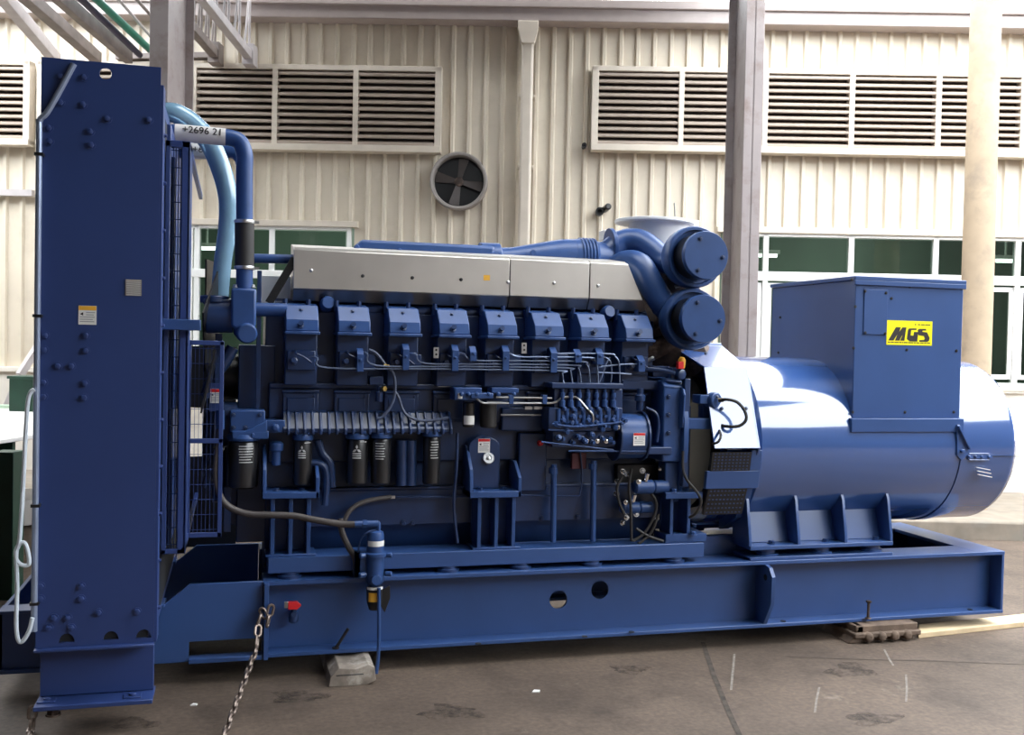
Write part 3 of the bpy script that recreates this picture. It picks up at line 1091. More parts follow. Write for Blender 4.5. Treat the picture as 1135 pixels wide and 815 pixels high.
for (px, py) in ((483.5, 391), (581, 386)):
    mb = MB().pbox(px - 2.8, py - 6, px + 2.8, py + 6, YF - .005, .004)
    mb.cur = 1
    for dy in (-3, 2):
        mb.lathe([(.006, 0), (.006, .001)], P(px, py + dy, YF - .005), (0, -1, 0), 10)
    part(mb, 'line_bracket', [STEEL, INK], bevel=0)

# ---------------- injection pump and governor
YI = 5.0
mb = MB()
mb.pbox(612, 425, 691, 431, YI - .02, .14)
mb.pbox(614, 431, 690, 452, YI + .015, .12)
mb.pbox(608, 452, 690, 478, YI, .16)
mb.pbox(612, 478, 682, 496, YI + .02, .15)
ip = part(mb, 'injection_pump', BLUEM, bevel=.004)
for k in range(7):
    px = 623.5 + 9.4 * k
    mb = MB()
    q = P(px, 431, YI)
    zb = P(px, 451, YI).z
    mb.lathe([(.009, 0), (.009, -.02), (.014, -.022), (.014, -.045), (.010, -.047), (.010, -.06), (.016, -.062), (.016, q.z * 0 - (q.z - zb))], (q.x, YI + .0, q.z), (0, 0, 1), 10)
    mb.lathe([(.012, 0), (.012, .018), (.007, .02), (.007, .03)], (q.x + .01, YI, zb - .012), (0, -1, .1), 8)
    mb.lathe([(.010, 0), (.010, .014)], (q.x + .004, YI, zb - .05), (0, -1, 0), 6)
    part(mb, 'pump_element', BLUEE, parent=ip, bevel=0)
mb = MB()
for k in range(8):
    px = 619 + 9.2 * k
    q, q2 = P(px, 453, YI), P(px, 474, YI)
    mb.cyl(q2, q, .013, 10)
    mb.lathe([(.018, 0), (.018, .012)], q2 + V((0, 0, .02)), (0, 0, 1), 6)
    mb.lathe([(.010, 0), (.014, .004), (.014, .016), (.008, .018), (.008, .03)], P(px + 4.5, 466 + (k % 3) * 3, YI), (0, -1, .1), 8)
for k in range(6):
    px = 622 + 11 * k
    mb.lathe([(.015, 0), (.015, .018), (.009, .02), (.009, .04)], P(px, 486 + (k % 2) * 4, YI + .02), (.1, -1, 0), 10)
mb.tube([P(612, 470, YI - .02), P(640, 473, YI - .025), P(690, 468, YI - .02)], .006, 7)
for (px, py) in ((628, 478), (640, 484), (655, 482), (668, 476), (682, 474), (676, 487), (648, 490), (616, 470), (618, 486), (634, 462), (690, 465)):
    q = P(px, py, YI)
    mb.lathe([(.016, 0), (.016, .02), (.010, .022), (.010, .034)], q, (random.uniform(-.4, .4), -1, random.uniform(-.2, .4)), 8)
part(mb, 'pump_fitting', BLUEE, parent=ip, bevel=0)
mb = MB()
mb.tube([P(540, 446, YI), P(600, 447, YI), P(615, 446, YI), P(623, 441, YI), P(636, 440, YI), P(642, 443, YI - .01), P(650, 452, YI - .015), P(657, 460, YI - .015), P(657, 472, YI - .01)], .0055, 7, 5)
part(mb, 'fuel_line', STEEL, bevel=0)
mb = MB()
for (xa, ya, xb, yb) in ((608, 476.5, 636, 478), (630, 500, 720, 500.5), (600, 490, 680, 499)):
    mb.tube([P(xa, ya, YI - .01), P(xb, yb, YI - .01)], .005, 7)
part(mb, 'return_line', BLUEE, bevel=0)
mb = MB()
for (px, py) in ((650, 489), (662, 489), (686, 474), (672, 489)):
    mb.bolt(P(px, py, YI - .01), r=.009, h=.014)
part(mb, 'banjo_bolt', CHROME, parent=ip, bevel=0)
# governor drum
mb = MB()
gz = P(706, 484, 5.05).z
mb.lathe([(.085, 0), (.122, .004), (.122, .165), (.10, .17)], (P(688, 484, 4.98).x, 5.09, gz), (1, 0, 0), 36)
gov = part(mb, 'pump_drive', BLUEE, bevel=.004)
mb = MB()
for dx in (.0, .16):
    mb.lathe([(.135, 0), (.135, .012)], (P(688, 484, 4.98).x + dx - .004, 5.09, gz), (1, 0, 0), 36)
part(mb, 'drive_flange', BLUEM, parent=gov, bevel=.002)
sticker(gov, 702, 480, 715, 494, 5.09 - .1235, RED, 'cream label with a red heading', .2)
mb = MB().pbox(688, 496, 745, 504, 5.0, .2)
part(mb, 'drive_bracket', BLUEM, bevel=.004)
mb = MB()
mb.lathe([(.02, 0), (.02, .05), (.03, .052), (.03, .08), (.018, .09), (.018, .12)], P(709, 455, 5.06), (0, 0, 1), 12)
mb.tube([P(716, 452, 5.03), P(727, 458, 5.02), P(730, 470, 5.02), P(728, 490, 5.02)], .008, 7)
part(mb, 'oil_filler', BLUEM, bevel=0)

# ---------------- flywheel housing and gear case at the coupling end
mb = MB()
a, b, c, d = rect(735, 428, 758, 512, 5.02)
mb.box(a, b, 5.02, 5.5, c, d)
mb.prism([(5.02, d), (5.06, d + .03), (5.5, d + .05), (5.5, d - .02), (5.02, d - .02)], 'x', a, b)
mb.pbox(737, 512, 752, 546, 5.05, .1)
fh = part(mb, 'flywheel_housing', BLUEE, bevel=.008)
mb = MB()
for py in (440, 460, 480, 500):
    mb.bolt(P(741, py, 5.02), r=.010, h=.014)
part(mb, 'housing_bolt', BLUEM, parent=fh, bevel=0)
mb = MB()
xa = P(757, 470, 5.0).x
mb.prism([(5.02, .93), (4.985, 1.10), (4.985, 1.27), (5.03, 1.38), (5.18, 1.46), (5.5, 1.5), (5.5, .8), (5.1, .8)], 'x', xa, xa + .03)
part(mb, 'housing_flange', BLUEE, bevel=.003)
mb = MB()
mb.prism([(4.99, 1.22), (4.97, 1.40), (4.99, 1.43), (5.06, 1.44), (5.06, 1.2)], 'x', xa - .012, xa)
mb.pbox(759, 464, 798, 476, 5.0, .08)
sens = part(mb, 'speed_sensor_bracket', BLUEE, bevel=.004)
mb = MB()
mb.pbox(776, 438, 795, 448, 5.0, .1)
mb.lathe([(.045, 0), (.045, .05), (.038, .055)], P(788, 444, 5.02) + V((0, .02, 0)), (.4, -1, 0), 20)
mb.pbox(779, 448, 793, 465, 5.04, .06)
part(mb, 'actuator', BLUEE, bevel=.004)
mb = MB()
mb.tube([P(797, 444, 4.96), P(806, 443, 4.92), P(817, 446, 4.90), P(825, 455, 4.89), P(827, 465, 4.88), P(820, 472, 4.89), P(808, 473, 4.92), P(797, 471, 4.98)], .0085, 8)
mb.tube([P(796, 475, 4.98), P(799, 483, 4.90), P(796, 490, 4.89), P(790, 492, 4.93)], .007, 7)
part(mb, 'sensor_cable', RUBBER, bevel=0)['label'] = 'thin black looped cable'
mb = MB().lathe([(.012, 0), (.012, .03)], P(796, 444, 4.975), P(806, 443, 4.95) - P(796, 444, 4.975), 10)
part(mb, 'cable_gland', BRASS, bevel=0)
mb = MB()
mb.lathe([(.018, 0), (.02, .01), (.02, .045), (.012, .06)], P(755, 408, 5.05), (0, -.2, 1), 12)
mb.cur = 1
mb.pbox(752, 401, 758, 409, 5.0, .03)
part(mb, 'temperature_sensor', [ORANGE, RED], bevel=.002)['label'] = 'small red and amber sensor'
mb = MB()
mb.pbox(724, 406, 742, 418, 5.1, .1)
mb.pbox(744, 408, 757, 420, 5.05, .08)
mb.tube([P(700, 408, 5.1), P(716, 409, 5.08), P(735, 411, 5.05), P(748, 414, 5.03)], .014, 8)
mb.tube([P(738, 422, 5.04), P(755, 424, 5.02)], .009, 7)
mb.lathe([(.03, 0), (.03, .03), (.02, .035)], P(752, 415, 5.05), (.3, -1, 0), 14)
mb.pbox(690, 422, 733, 432, 5.1, .1)
part(mb, 'coolant_fitting', BLUEM, bevel=.003)
mb = MB()
mb.tube([P(757, 500, 4.99), P(757, 520, 4.98), P(762, 533, 4.97), P(772, 545, 4.96), P(777, 556, 4.96), P(772, 568, 4.97), P(764, 574, 5.0)], .008, 8)
part(mb, 'engine_cable', RUBBER, bevel=0)
mb = MB()
mb.pbox(758, 420, 764, 540, 5.0, .04)
part(mb, 'cable_duct', BLUEM, bevel=.003)
mb = MB().pbox(752, 450, 765, 552, 5.12, .3)
part(mb, 'coupling_housing', BLUEM, bevel=.006)

# starters
for (x0, x1, yy, r, Y) in ((702, 739, 540, .038, 5.06), (688, 722, 563, .034, 5.1)):
    a = P(x0, yy, Y)
    b = P(x1, yy, Y)
    mb = MB().lathe([(r * .7, 0), (r, .012), (r, (b.x - a.x) * .55), (r * .8, (b.x - a.x) * .58), (r * .95, (b.x - a.x) * .62), (r * .9, b.x - a.x)], V((a.x, Y, a.z)), (1, 0, 0), 22)
    st = part(mb, 'starter_motor', BLUEE, bevel=0)
    mb = MB()
    q = P(x0 + 14, yy - 9, Y - .02)
    mb.lathe([(.012, -.012), (.014, .03), (.008, .034)], q, (.15, -.2, 1), 10)
    mb.bolt(P(x0 + 6, yy - 6, Y - .03), r=.01, h=.012)
    part(mb, 'starter_terminal', CHROME, parent=st, bevel=0)
mb = MB()
for pts in ([(700, 520), (697, 540), (699, 560), (700, 600)], [(722, 548), (727, 556), (726, 570), (715, 590), (702, 600)], [(690, 528), (684, 540), (686, 556), (692, 570)], [(705, 586), (718, 594), (735, 600)], [(730, 570), (722, 590), (708, 603)]):
    mb.tube([P(x, y, 5.05) for x, y in pts], .008, 7)
part(mb, 'starter_cable', RUBBER, bevel=0)
mb = MB()
for (px, py) in ((690, 523), (684, 534), (695, 526), (683, 548), (705, 570), (694, 574), (712, 522), (732, 520), (690, 580)):
    mb.bolt(P(px, py, 5.1), (random.uniform(-.3, .3), -1, .2), .011, .02)
part(mb, 'cable_lug', CHROME, bevel=0)
mb = MB().pbox(684, 515, 740, 572, 5.18, .1)
part(mb, 'starter_bracket', BLACK, bevel=.004)

# ---------------- filters on the near side
def rib_manifold():
    mb = MB()
    a, b, c, d = rect(314, 459, 502, 480, 5.05)
    mb.prism([(5.20, d + .01), (5.12, d), (5.05, c + .02), (5.05, c), (5.20, c)], 'x', a, b)
    for px in list(range(318, 500, 9)):
        x = P(px, 470, 5.06).x
        mb.prism([(5.15, d + .008), (5.10, d + .008), (5.035, c + .02), (5.035, c - .008), (5.15, c - .008)], 'x', x, x + .014)
    return mb


man = part(rib_manifold(), 'filter_manifold', BLUEM, bevel=.004)
can_pos = [(336.5, 488, 539, 10.5), (397.5, 487, 538, 12), (424, 486, 538, 11), (480.5, 484, 538, 9.5)]


def oil_filter(px, y0, y1, w, Y=5.05, emblem=False, text='lines'):
    q0, q1 = P(px, y0, Y), P(px, y1, Y)
    r = (P(px + w, y0, Y).x - P(px - w, y0, Y).x) / 2
    h = q0.z - q1.z
    mb = MB().lathe([(r * .82, 0), (r * .98, .008), (r, .016), (r, h - .012), (r * .93, h - .004), (r * .8, h)], V((q0.x, Y + r, q1.z)), (0, 0, 1), 28)
    f = part(mb, 'oil_filter', FILT, bevel=0)
    f['label'] = 'black screw-on filter canister'
    mb = MB().lathe([(r * 1.1, 0), (r * 1.15, .012), (r * 1.05, .03), (r * .7, .034)], V((q0.x, Y + r, q0.z - .002)), (0, 0, 1), 24)
    mb.box(q0.x - r * .5, q0.x + r * .9, Y + .01, Y + r, q0.z + .02, q0.z + .05)
    mb.bolt((q0.x + r * .6, Y + .012, q0.z + .03), r=.009, h=.016)
    part(mb, 'filter_head', BLUEE, parent=f, bevel=.003)
    mb = MB()

    def arc(th0, th1, za, zb):
        n = 5
        vs, fs = [], []
        for k in range(n + 1):
            t = th0 + (th1 - th0) * k / n
            for z in (za, zb):
                vs.append((q0.x + (r + .0008) * math.sin(t), Y + r - (r + .0008) * math.cos(t), z))
        for k in range(n):
            fs.append((2 * k, 2 * k + 2, 2 * k + 3, 2 * k + 1))
        mb.add(vs, fs)
    z = q0.z - h * .13
    if emblem:
        t0 = -.15
        e = r * .42
        for (dx, dz) in ((0, e * .5), (-.5 * e * .9, -e * .35), (.5 * e * .9, -e * .35)):
            cx, cz = t0 * r + dx, z - e * .9 + dz
            pts = [(0, e * .5), (e * .27, 0), (0, -e * .5), (-e * .27, 0)]
            if dx:
                s = 1 if dx > 0 else -1
                pts = [(-s * e * .45, e * .28), (s * e * .12, e * .28), (s * e * .55, -e * .28), (-s * e * .02, -e * .28)]
            vs = []
            for (u, w2) in pts:
                t = (cx + u) / r
                vs.append((q0.x + (r + .001) * math.sin(t), Y + r - (r + .001) * math.cos(t), cz + w2))
            mb.add(vs, [(0, 1, 2, 3)])
        for k in range(3):
            arc(-.55, .25, z - e * 2.0 - k * .011, z - e * 2.0 - k * .011 + .005)
        arc(.1, .9, q0.z - h * .07, q0.z - h * .07 + .003)
    else:
        for k in range(7):
            zz = q0.z - h * .12 - k * h * .055
            t0 = {'lines': -.3, 'edge': .65, 'mid': -.7}[text]
            arc(t0 + random.uniform(-.06, .06), t0 + (.95 if text != 'edge' else .5) + random.uniform(-.15, .1), zz, zz + .004)
    part(mb, 'filter_print', SILVERINK, parent=f, bevel=0)
    return f


oil_filter(336.5, 488, 539, 10.5, emblem=True)
oil_filter(397.5, 487, 538, 12, emblem=True)
oil_filter(424, 486, 538, 11, text='mid')
oil_filter(480.5, 484, 538, 9.5)
oil_filter(270, 489, 543, 17, Y=5.03)
mb = MB()
for px in (445, 455):
    q0, q1 = P(px, 488, 5.12), P(px, 538, 5.12)
    mb.cyl(q1, q0, .03, 16)
mb.tube([P(352, 488, 5.12), P(357, 502, 5.12), P(366, 515, 5.12), P(368, 540, 5.12)], .02, 10)
mb.tube([P(345, 513, 5.1), P(358, 516, 5.1), P(362, 530, 5.1), P(360, 560, 5.1)], .018, 10)
part(mb, 'oil_pipe', BLUEM, bevel=0)
mb = MB()
mb.pbox(255, 455, 294, 480, 5.05, .14)
mb.pbox(257, 478, 298, 487, 5.03, .14)
mb.prism([(P(268, 478, 5.03).x, P(268, 480, 5.03).z), (P(296, 478, 5.03).x, P(296, 480, 5.03).z), (P(296, 478, 5.03).x, P(296, 466, 5.03).z)], 'y', 5.03, 5.05)
bf = part(mb, 'bypass_filter_head', BLUEE, bevel=.006)
mb = MB()
for px, py in ((259, 460), (288, 460), (259, 474), (272, 474), (290, 474)):
    mb.bolt(P(px, py, 5.05), r=.008, h=.012)
part(mb, 'head_bolt', BLUEM, parent=bf, bevel=0)
mb = MB()
mb.pbox(286, 466, 316, 480, 5.06, .1)
mb.lathe([(.022, 0), (.022, .07), (.035, .075), (.035, .11), (.02, .12)], P(306, 516, 5.1), (0, 0, 1), 14)
mb.lathe([(.02, 0), (.02, .03), (.012, .04)], P(305, 474, 5.06), (0, -1, 0), 10)
part(mb, 'oil_valve', BLUEE, bevel=.004)

# fuel filters, bracket
mb = MB()
mb.pbox(504, 430, 534, 444, 5.0, .12)
mb.pbox(522, 436, 547, 442, 4.985, .06)
mb.pbox(545, 430, 575, 436, 5.03, .1)
for px in (511, 519, 528, 541, 552, 569):
    mb.lathe([(.012, 0), (.012, .014), (.008, .02)], P(px, 437, 5.0), (0, -1, 0), 8)
ffb = part(mb, 'fuel_filter_bracket', BLUEE, bevel=.004)
mb = MB().pbox(508, 436, 512.5, 442, 4.994, .006)
part(mb, 'white_tag', WHITE, parent=ffb, bevel=0)
for (px, y0, y1, w, m) in ((521, 446, 474, 6.5, FILT), (544, 447, 475, 9, RUBBER)):
    q0, q1 = P(px, y0, 5.04), P(px, y1, 5.04)
    r = (P(px + w, y0, 5.04).x - P(px - w, y0, 5.04).x) / 2
    h = q0.z - q1.z
    mb = MB().lathe([(r * .85, 0), (r, .008), (r, h - .008), (r * .8, h)], V((q0.x, 5.04 + r, q1.z)), (0, 0, 1), 22)
    f = part(mb, 'fuel_filter', m, bevel=0)
    if m is FILT:
        mb = MB()
        za, zb = P(px, 461, 5.04).z, P(px, 471, 5.04).z
        n = 10
        vs, fs = [], []
        for k in range(n + 1):
            t = -1.1 + 2.2 * k / n
            for z in (zb, za):
                vs.append((q0.x + (r + .001) * math.sin(t), 5.04 + r - (r + .001) * math.cos(t), z))
        for k in range(n):
            fs.append((2 * k, 2 * k + 2, 2 * k + 3, 2 * k + 1))
        mb.add(vs, fs)
        part(mb, 'filter_label', WHITE, parent=f, bevel=0)['label'] = 'white paper label'
mb = MB()
mb.tube([P(527, 441, 5.0), P(534, 446, 4.99), P(545, 447, 4.99), P(600, 447, 4.99)], .005, 7)
mb.tube([P(550, 440.5, 4.99), P(612, 441.5, 4.99)], .005, 7)
mb.tube([P(555, 460, 5.1), P(600, 460, 5.1)], .005, 7)
part(mb, 'fuel_line', STEEL, bevel=0)
mb = MB()
for px in (567, 604):
    mb.pbox(px - 2.5, 438, px + 2.5, 448, 4.982, .03)
part(mb, 'line_clamp', BLUEE, bevel=.002)
mb = MB()
mb.pbox(582, 451, 590, 454, 5.08, .03)
mb.pbox(592, 451, 601, 454, 5.08, .03)
part(mb, 'steel_tag', STEEL, bevel=0)

# centre covers with oil filler cap
mb = MB()
a, b, c, d = rect(519, 484, 554, 542, 5.11)
n = 8
pts = [(a, c), (b, c)] + [((a + b) / 2 + (b - a) / 2 * math.cos(math.pi * k / n), d - .05 + .05 * math.sin(math.pi * k / n)) for k in range(n + 1)]
mb.prism(pts, 'y', 5.11, 5.2)
oc = part(mb, 'oil_pump_cover', BLUEM, bevel=.006)
sticker(oc, 530, 486.5, 543, 502, 5.11, RED, 'white label with a red heading', .2)
mb = MB().lathe([(.030, 0), (.032, .010), (.028, .014), (.018, .014), (.016, .006), (.009, .006), (.008, .018), (.002, .02)], P(541, 508.5, 5.11), (0, -1, .35), 22)
part(mb, 'silver_cap', STEEL, parent=oc, bevel=0)['label'] = 'bright silver cap'
mb = MB()
mb.pbox(575, 480, 606, 545, 5.14, .05)
mb.pbox(556, 452, 602, 478, 5.13, .06)
part(mb, 'block_cover', BLUEM, bevel=.008)
mb = MB().lathe([(.014, 0), (.016, .01), (.012, .03)], P(598, 491.5, 5.14), (0, -1, .1), 14)
part(mb, 'red_plug', RED, bevel=0)['label'] = 'small red plug'
mb = MB().pbox(634, 502, 650, 520, 5.13, .03)
part(mb, 'maroon_cover', mat('maroon_paint', (.10, .02, .03), .5), bevel=.003)
for px, ya, yb in ((613, 515, 601), (657, 510, 600)):
    mb = MB().tube([P(px + 1, ya, 5.1), P(px, yb, 5.1)], .0165, 10)
    mb.lathe([(.024, 0), (.024, .03)], P(px, ya + 10, 5.1), (0, 0, 1), 10)
    part(mb, 'drain_pipe', BLUEE, bevel=0)
mb = MB()
mb.tube([P(643, 500, 5.12), P(645, 525, 5.12), P(643, 545, 5.12), P(634, 550, 5.12), P(570, 549, 5.13)], .005, 7)
mb.tube([P(432, 551, 5.13), P(520, 551, 5.13)], .006, 7)
mb.tube([P(507, 480, 5.1), P(506, 520, 5.09), P(503, 560, 5.08), P(507, 602, 5.08)], .009, 7)
part(mb, 'small_pipe', BLUEM, bevel=0)
mb = MB().pbox(431, 550, 438, 553, 5.12, .02)
part(mb, 'pipe_union', STEEL, bevel=0)

# wiring
CONDUIT = mat('grey_conduit', (.07, .09, .15), .45)
for pts in ([(432, 409), (436, 414), (438, 425), (437, 440), (432, 452), (424, 462), (418, 464)], [(437, 433), (442, 441), (446, 453), (452, 461), (464, 466), (480, 466), (497, 463)],
            [(430, 410), (424, 400), (416, 391), (409, 388)]):
    part(MB().tube([P(x, y, 5.06) for x, y in pts], .0075, 8, 5), 'wiring_conduit', CONDUIT, bevel=0)
mb = MB()
mb.pbox(410, 418, 425, 427, 5.09, .07)
mb.lathe([(.02, 0), (.02, .05), (.012, .055), (.012, .08)], P(420, 445, 5.1), (0, -.1, 1), 10)
sbx = part(mb, 'sensor_block', BLUEM, bevel=.002)
mb = MB()
mb.lathe([(.014, 0), (.014, .02)], P(424, 431, 5.08), (.6, -1, 0), 6)
mb.lathe([(.008, 0), (.008, .014)], P(427, 406, 5.05), (0, -1, .5), 6)
mb.lathe([(.008, 0), (.008, .014)], P(430, 407, 5.05), (0, -1, .5), 6)
part(mb, 'brass_fitting', BRASS, parent=sbx, bevel=0)
for (x0, y0, x1, y1) in ((486, 426, 500, 429), (556, 432, 574, 434)):
    part(MB().pbox(x0, y0, x1, y1, 5.12, .01), 'steel_strip', STEEL, bevel=0)

# ---------------- engine mounts
def mount(x0, x1, yt, gl, gr, ribs, yb, name='engine_mount', Y=5.01):
    mb = MB()
    a, b, c, d = rect(x0, yt, x1, yt + 7, Y)
    mb.box(a, b, Y, Y + .2, c, d)
    if gl: mb.prism([(Y, c), (Y + .02, P(x0, gl, Y).z * .5 + d * .5), (Y + .13, P(x0, gl, Y).z), (Y + .2, P(x0, gl, Y).z), (Y + .2, c)], 'x', a, a + .018)
    if gr: mb.prism([(Y, c), (Y + .0, d + .07), (Y + .10, P(x1, gr, Y).z), (Y + .2, P(x1, gr, Y).z), (Y + .2, c)], 'x', b - .018, b)
    o = part(mb, name, BLUEE, bevel=.003)
    zb = .581
    m2 = MB()
    w = P(x0 + 15, yb, Y).x
    a2, b2 = P(ribs[0] - 3, yb, Y + .03).x, P(ribs[-1] + 4, yb, Y + .03).x
    m2.box(a2 - .02, b2 + .02, Y + .03, Y + .19, zb, zb + .012)
    m2.box(a2, b2, Y + .15, Y + .165, zb, c)
    for px in ribs:
        x = P(px, (yb + yt) / 2, Y + .04).x
        m2.box(x - .010, x + .010, Y + .035, Y + .17, zb + .01, c + .002)
    part(m2, 'mount_leg', BLUEE, parent=o, bevel=.003)
    m3_ = MB()
    for t in (.25, .7):
        m3_.bolt((a + (b - a) * t, Y + .07, d), (0, 0, 1), .014, .014)
    part(m3_, 'mount_bolt', BLUEM, parent=o, bevel=0)
    return o


mount(291, 354, 546, 497, 515, (302, 322, 342), 613)
mount(521, 578, 545, 497, 514, (531, 550, 569), 605)
o = mount(738, 779, 546, 0, 0, (744, 763), 600)
mb = MB()
mb.pbox(738, 592, 783, 601, 5.04, .17)
mb.bolt(P(768, 593, 5.03), (0, 0, 1), .016, .02)
mb.bolt(P(747, 546, 5.03), (0, 0, 1), .016, .02)
part(mb, 'mount_base', BLUEE, bevel=.003)

# ---------------- hose and water separator
hp = [P(244, 470, 4.98), P(241, 500, 4.97), P(239, 525, 4.97), P(243, 548, 4.97), P(254, 562, 4.97), (P(275, 570, 4.97)), P(300, 571, 4.965), P(325, 572, 4.96), P(352, 577, 4.95), P(378, 581, 4.94), P(396, 581.5, 4.93)]
hz = pipe(hp, .0165, 'fuel_hose', HOSEB, n=12)
hz['label'] = 'brown black rubber hose'
mb = MB().tube([P(244, 455, 4.985), P(244, 476, 4.98)], .02, 10)
mb.tube([P(393, 581.5, 4.93), P(401, 581, 4.93), P(402, 581, 4.93), P(419, 580.5, 4.93)], .017, 12)
mb.lathe([(.022, 0), (.022, .02)], P(402, 581, 4.93), (1, 0, 0), 6)
mb.tube([P(418, 579, 4.93), P(419.5, 582, 4.93), P(419, 590, 4.93)], .012, 8)
part(mb, 'hose_fitting', BLUEE, parent=hz, bevel=0)
pipe([P(377, 575, 5.0), P(379, 590, 4.99), P(386, 606, 4.98), P(393, 618, 4.97), P(395, 634, 4.97)], .015, 'drain_hose', HOSEB, n=10)
pipe([P(379, 585, 5.06), P(388, 566, 5.08), P(405, 556, 5.1), P(433, 551, 5.13)], .012, 'drain_hose', HOSEB, n=10)
YS = 4.93
c = P(416, 620, YS)
r = .044


def zz(py):
    return P(416, py, YS).z


mb = MB()
o = V((c.x, YS + .01, 0))
mb.lathe([(r * .55, zz(651)), (r, zz(645)), (r, zz(617)), (r * 1.35, zz(616.5)), (r * 1.35, zz(613)), (r * .98, zz(612)), (r * .98, zz(594)), (r * .85, zz(590)), (r * .45, zz(588))], o, (0, 0, 1), 28)
ws = part(mb, 'water_separator', BLUEE, bevel=0)
mb = MB()
for py in (615, 636):
    for s in (-1, 1):
        mb.lathe([(.014, 0), (.014, .03), (.010, .035)], (c.x + s * r * 1.1, YS - .01, zz(py)), (s, -.4, 0), 8)
mb.box(c.x - .10, c.x - .02, YS + .01, YS + .05, zz(640), zz(612))
mb.box(c.x - .10, c.x - .07, YS + .01, 5.06, zz(640), zz(612))
mb.lathe([(.025, 0), (.025, .03)], (c.x, YS - .03, zz(641)), (0, -1, .1), 12)
part(mb, 'separator_bracket', BLUEE, parent=ws, bevel=.002)


def wrap(name, m, ya, yb, rr, t0, t1):
    n = 12
    vs, fs = [], []
    for k in range(n + 1):
        t = t0 + (t1 - t0) * k / n
        for z in (zz(yb), zz(ya)):
            vs.append((o.x + rr * math.sin(t), o.y - rr * math.cos(t), z))
    for k in range(n):
        fs.append((2 * k, 2 * k + 2, 2 * k + 3, 2 * k + 1))
    part(MB().add(vs, fs), name, m, parent=ws, bevel=0)


wrap('separator_label', WHITE, 599, 605, r * .98 + .001, -1.1, 1.2)
mb = MB().lathe([(r * .6, zz(676)), (r * .85, zz(668)), (r * .92, zz(652)), (r * .6, zz(650))], o, (0, 0, 1), 22)
part(mb, 'sediment_bowl', BLACK, parent=ws, bevel=0)
wrap('bowl_ring', WHITE, 650, 653, r * .95, -1.2, 1.2)
wrap('amber_sticker', ORANGE, 656, 666, r * .93, -.9, .35)
mb = MB().prism([(c.x + .035, zz(655)), (c.x + .075, zz(650)), (c.x + .078, zz(664)), (c.x + .052, zz(680)), (c.x + .03, zz(672))], 'y', YS, YS + .012)
part(mb, 'bowl_guard', BLACK, parent=ws, bevel=.002)
mb = MB().tube([P(420, 652, YS - .04), P(420, 700, YS - .04), P(419, 730, YS - .04), P(417, 747, YS - .045)], .009, 8)
part(mb, 'drain_tube', BLUEE, parent=ws, bevel=0)
pipe([P(397, 612, YS), P(400, 598, YS - .01), P(408, 590, YS - .02), P(418, 587, YS)], .004, 'vent_line', BLUEM, n=6)

# ---------------- alternator
AZ, AR = 1.105, .505
XE = 4.545
mb = MB()
mb.lathe([(AR - .02, 2.62), (AR - .02, 2.80), (AR, 2.82), (AR, 4.12)], (0, YC, AZ), (1, 0, 0), 96)
alt = part(mb, 'alternator', BLUEA, bevel=0, ang=20)
mb = MB()
mb.lathe([(AR, 4.121), (AR + .006, 4.122), (AR + .006, 4.18), (AR - .004, 4.185), (AR - .004, 4.195), (AR - .004, XE - .062), (AR - .004, XE - .05), (AR - .02, XE - .015), (AR - .06, XE)], (0, YC, AZ), (1, 0, 0), 96)
part(mb, 'end_bell', BLUEA, parent=alt, bevel=0, ang=50)
mb = MB()
mb.lathe([(AR + .0042, -.002), (AR + .0042, .002)], (4.128, YC, AZ), (1, 0, 0), 96, cap=False)
part(mb, 'bell_seam', BLUEM, parent=alt, bevel=0)
mb = MB()                                                     # bracket and hinge on the end bell
pts = [P(1061, 471, 4.965), P(1064, 471, 4.965), P(1076, 497, 4.965), P(1076, 502, 4.965), P(1066, 511, 4.965), P(1061, 505, 4.965)]
mb.prism([(p.x, p.z) for p in pts], 'y', 4.965, 4.985)
mb.bar(P(1062, 472, 4.955), P(1075, 498, 4.955), .02, .012)
mb.lathe([(.012, 0), (.012, .02)], P(1066, 500, 4.965), (0, -1, 0), 12)
part(mb, 'end_bracket', BLUEA, parent=alt, bevel=.002)
mb = MB()
mb.pbox(1073, 504, 1100, 509, 4.965, .03)
for px in (1074, 1081, 1088, 1096):
    mb.bolt(P(px, 506.5, 4.965), r=.008, h=.012)
for py in (503, 510):
    mb.cyl(P(1074, py, 4.965), P(1096, py, 4.965), .004, 8)
part(mb, 'cover_latch', BLUEA, parent=alt, bevel=.001)
mb = MB()
for k in range(3):
    mb.bar(P(1082 + k * 1, 518 + k * 4, 4.975), P(1097 + k, 521 + k * 4, 4.975), .012, .004)
part(mb, 'cover_slot', WRAP, parent=alt, bevel=0)
mb = MB().bar(P(1100, 506, 4.972), P(1130, 506, 4.972), .006, .003)
part(mb, 'cover_joint', DARK, parent=alt, bevel=0)
# coupling guard (faceted sheet shell with vents)
q = [(5.62, 1.63), (5.40, 1.675), (5.07, 1.552), (4.915, 1.112), (5.0, .80), (5.2, .62), (5.48, .58)]
th_ = .012
mb = MB()
XA, XB = 2.50, 2.765
Ls = [(2.74, 2.77), (2.60, 2.745), (XA, XB), (XA, XB + .01)]


def facet(mb, i, x0a, x1a, x0b, x1b):
    (ya, za), (yb, zb_) = q[i], q[i + 1]
    n = V((0, zb_ - za, -(yb - ya))).normalized() * th_
    vs = [V((x0a, ya, za)), V((x1a, ya, za)), V((x1b, yb, zb_)), V((x0b, yb, zb_))]
    if n.y < 0: n = -n
    mb.add(vs + [p + n for p in vs], [(3, 2, 1, 0), (4, 5, 6, 7), (0, 1, 5, 4), (1, 2, 6, 5), (2, 3, 7, 6), (3, 0, 4, 7)])


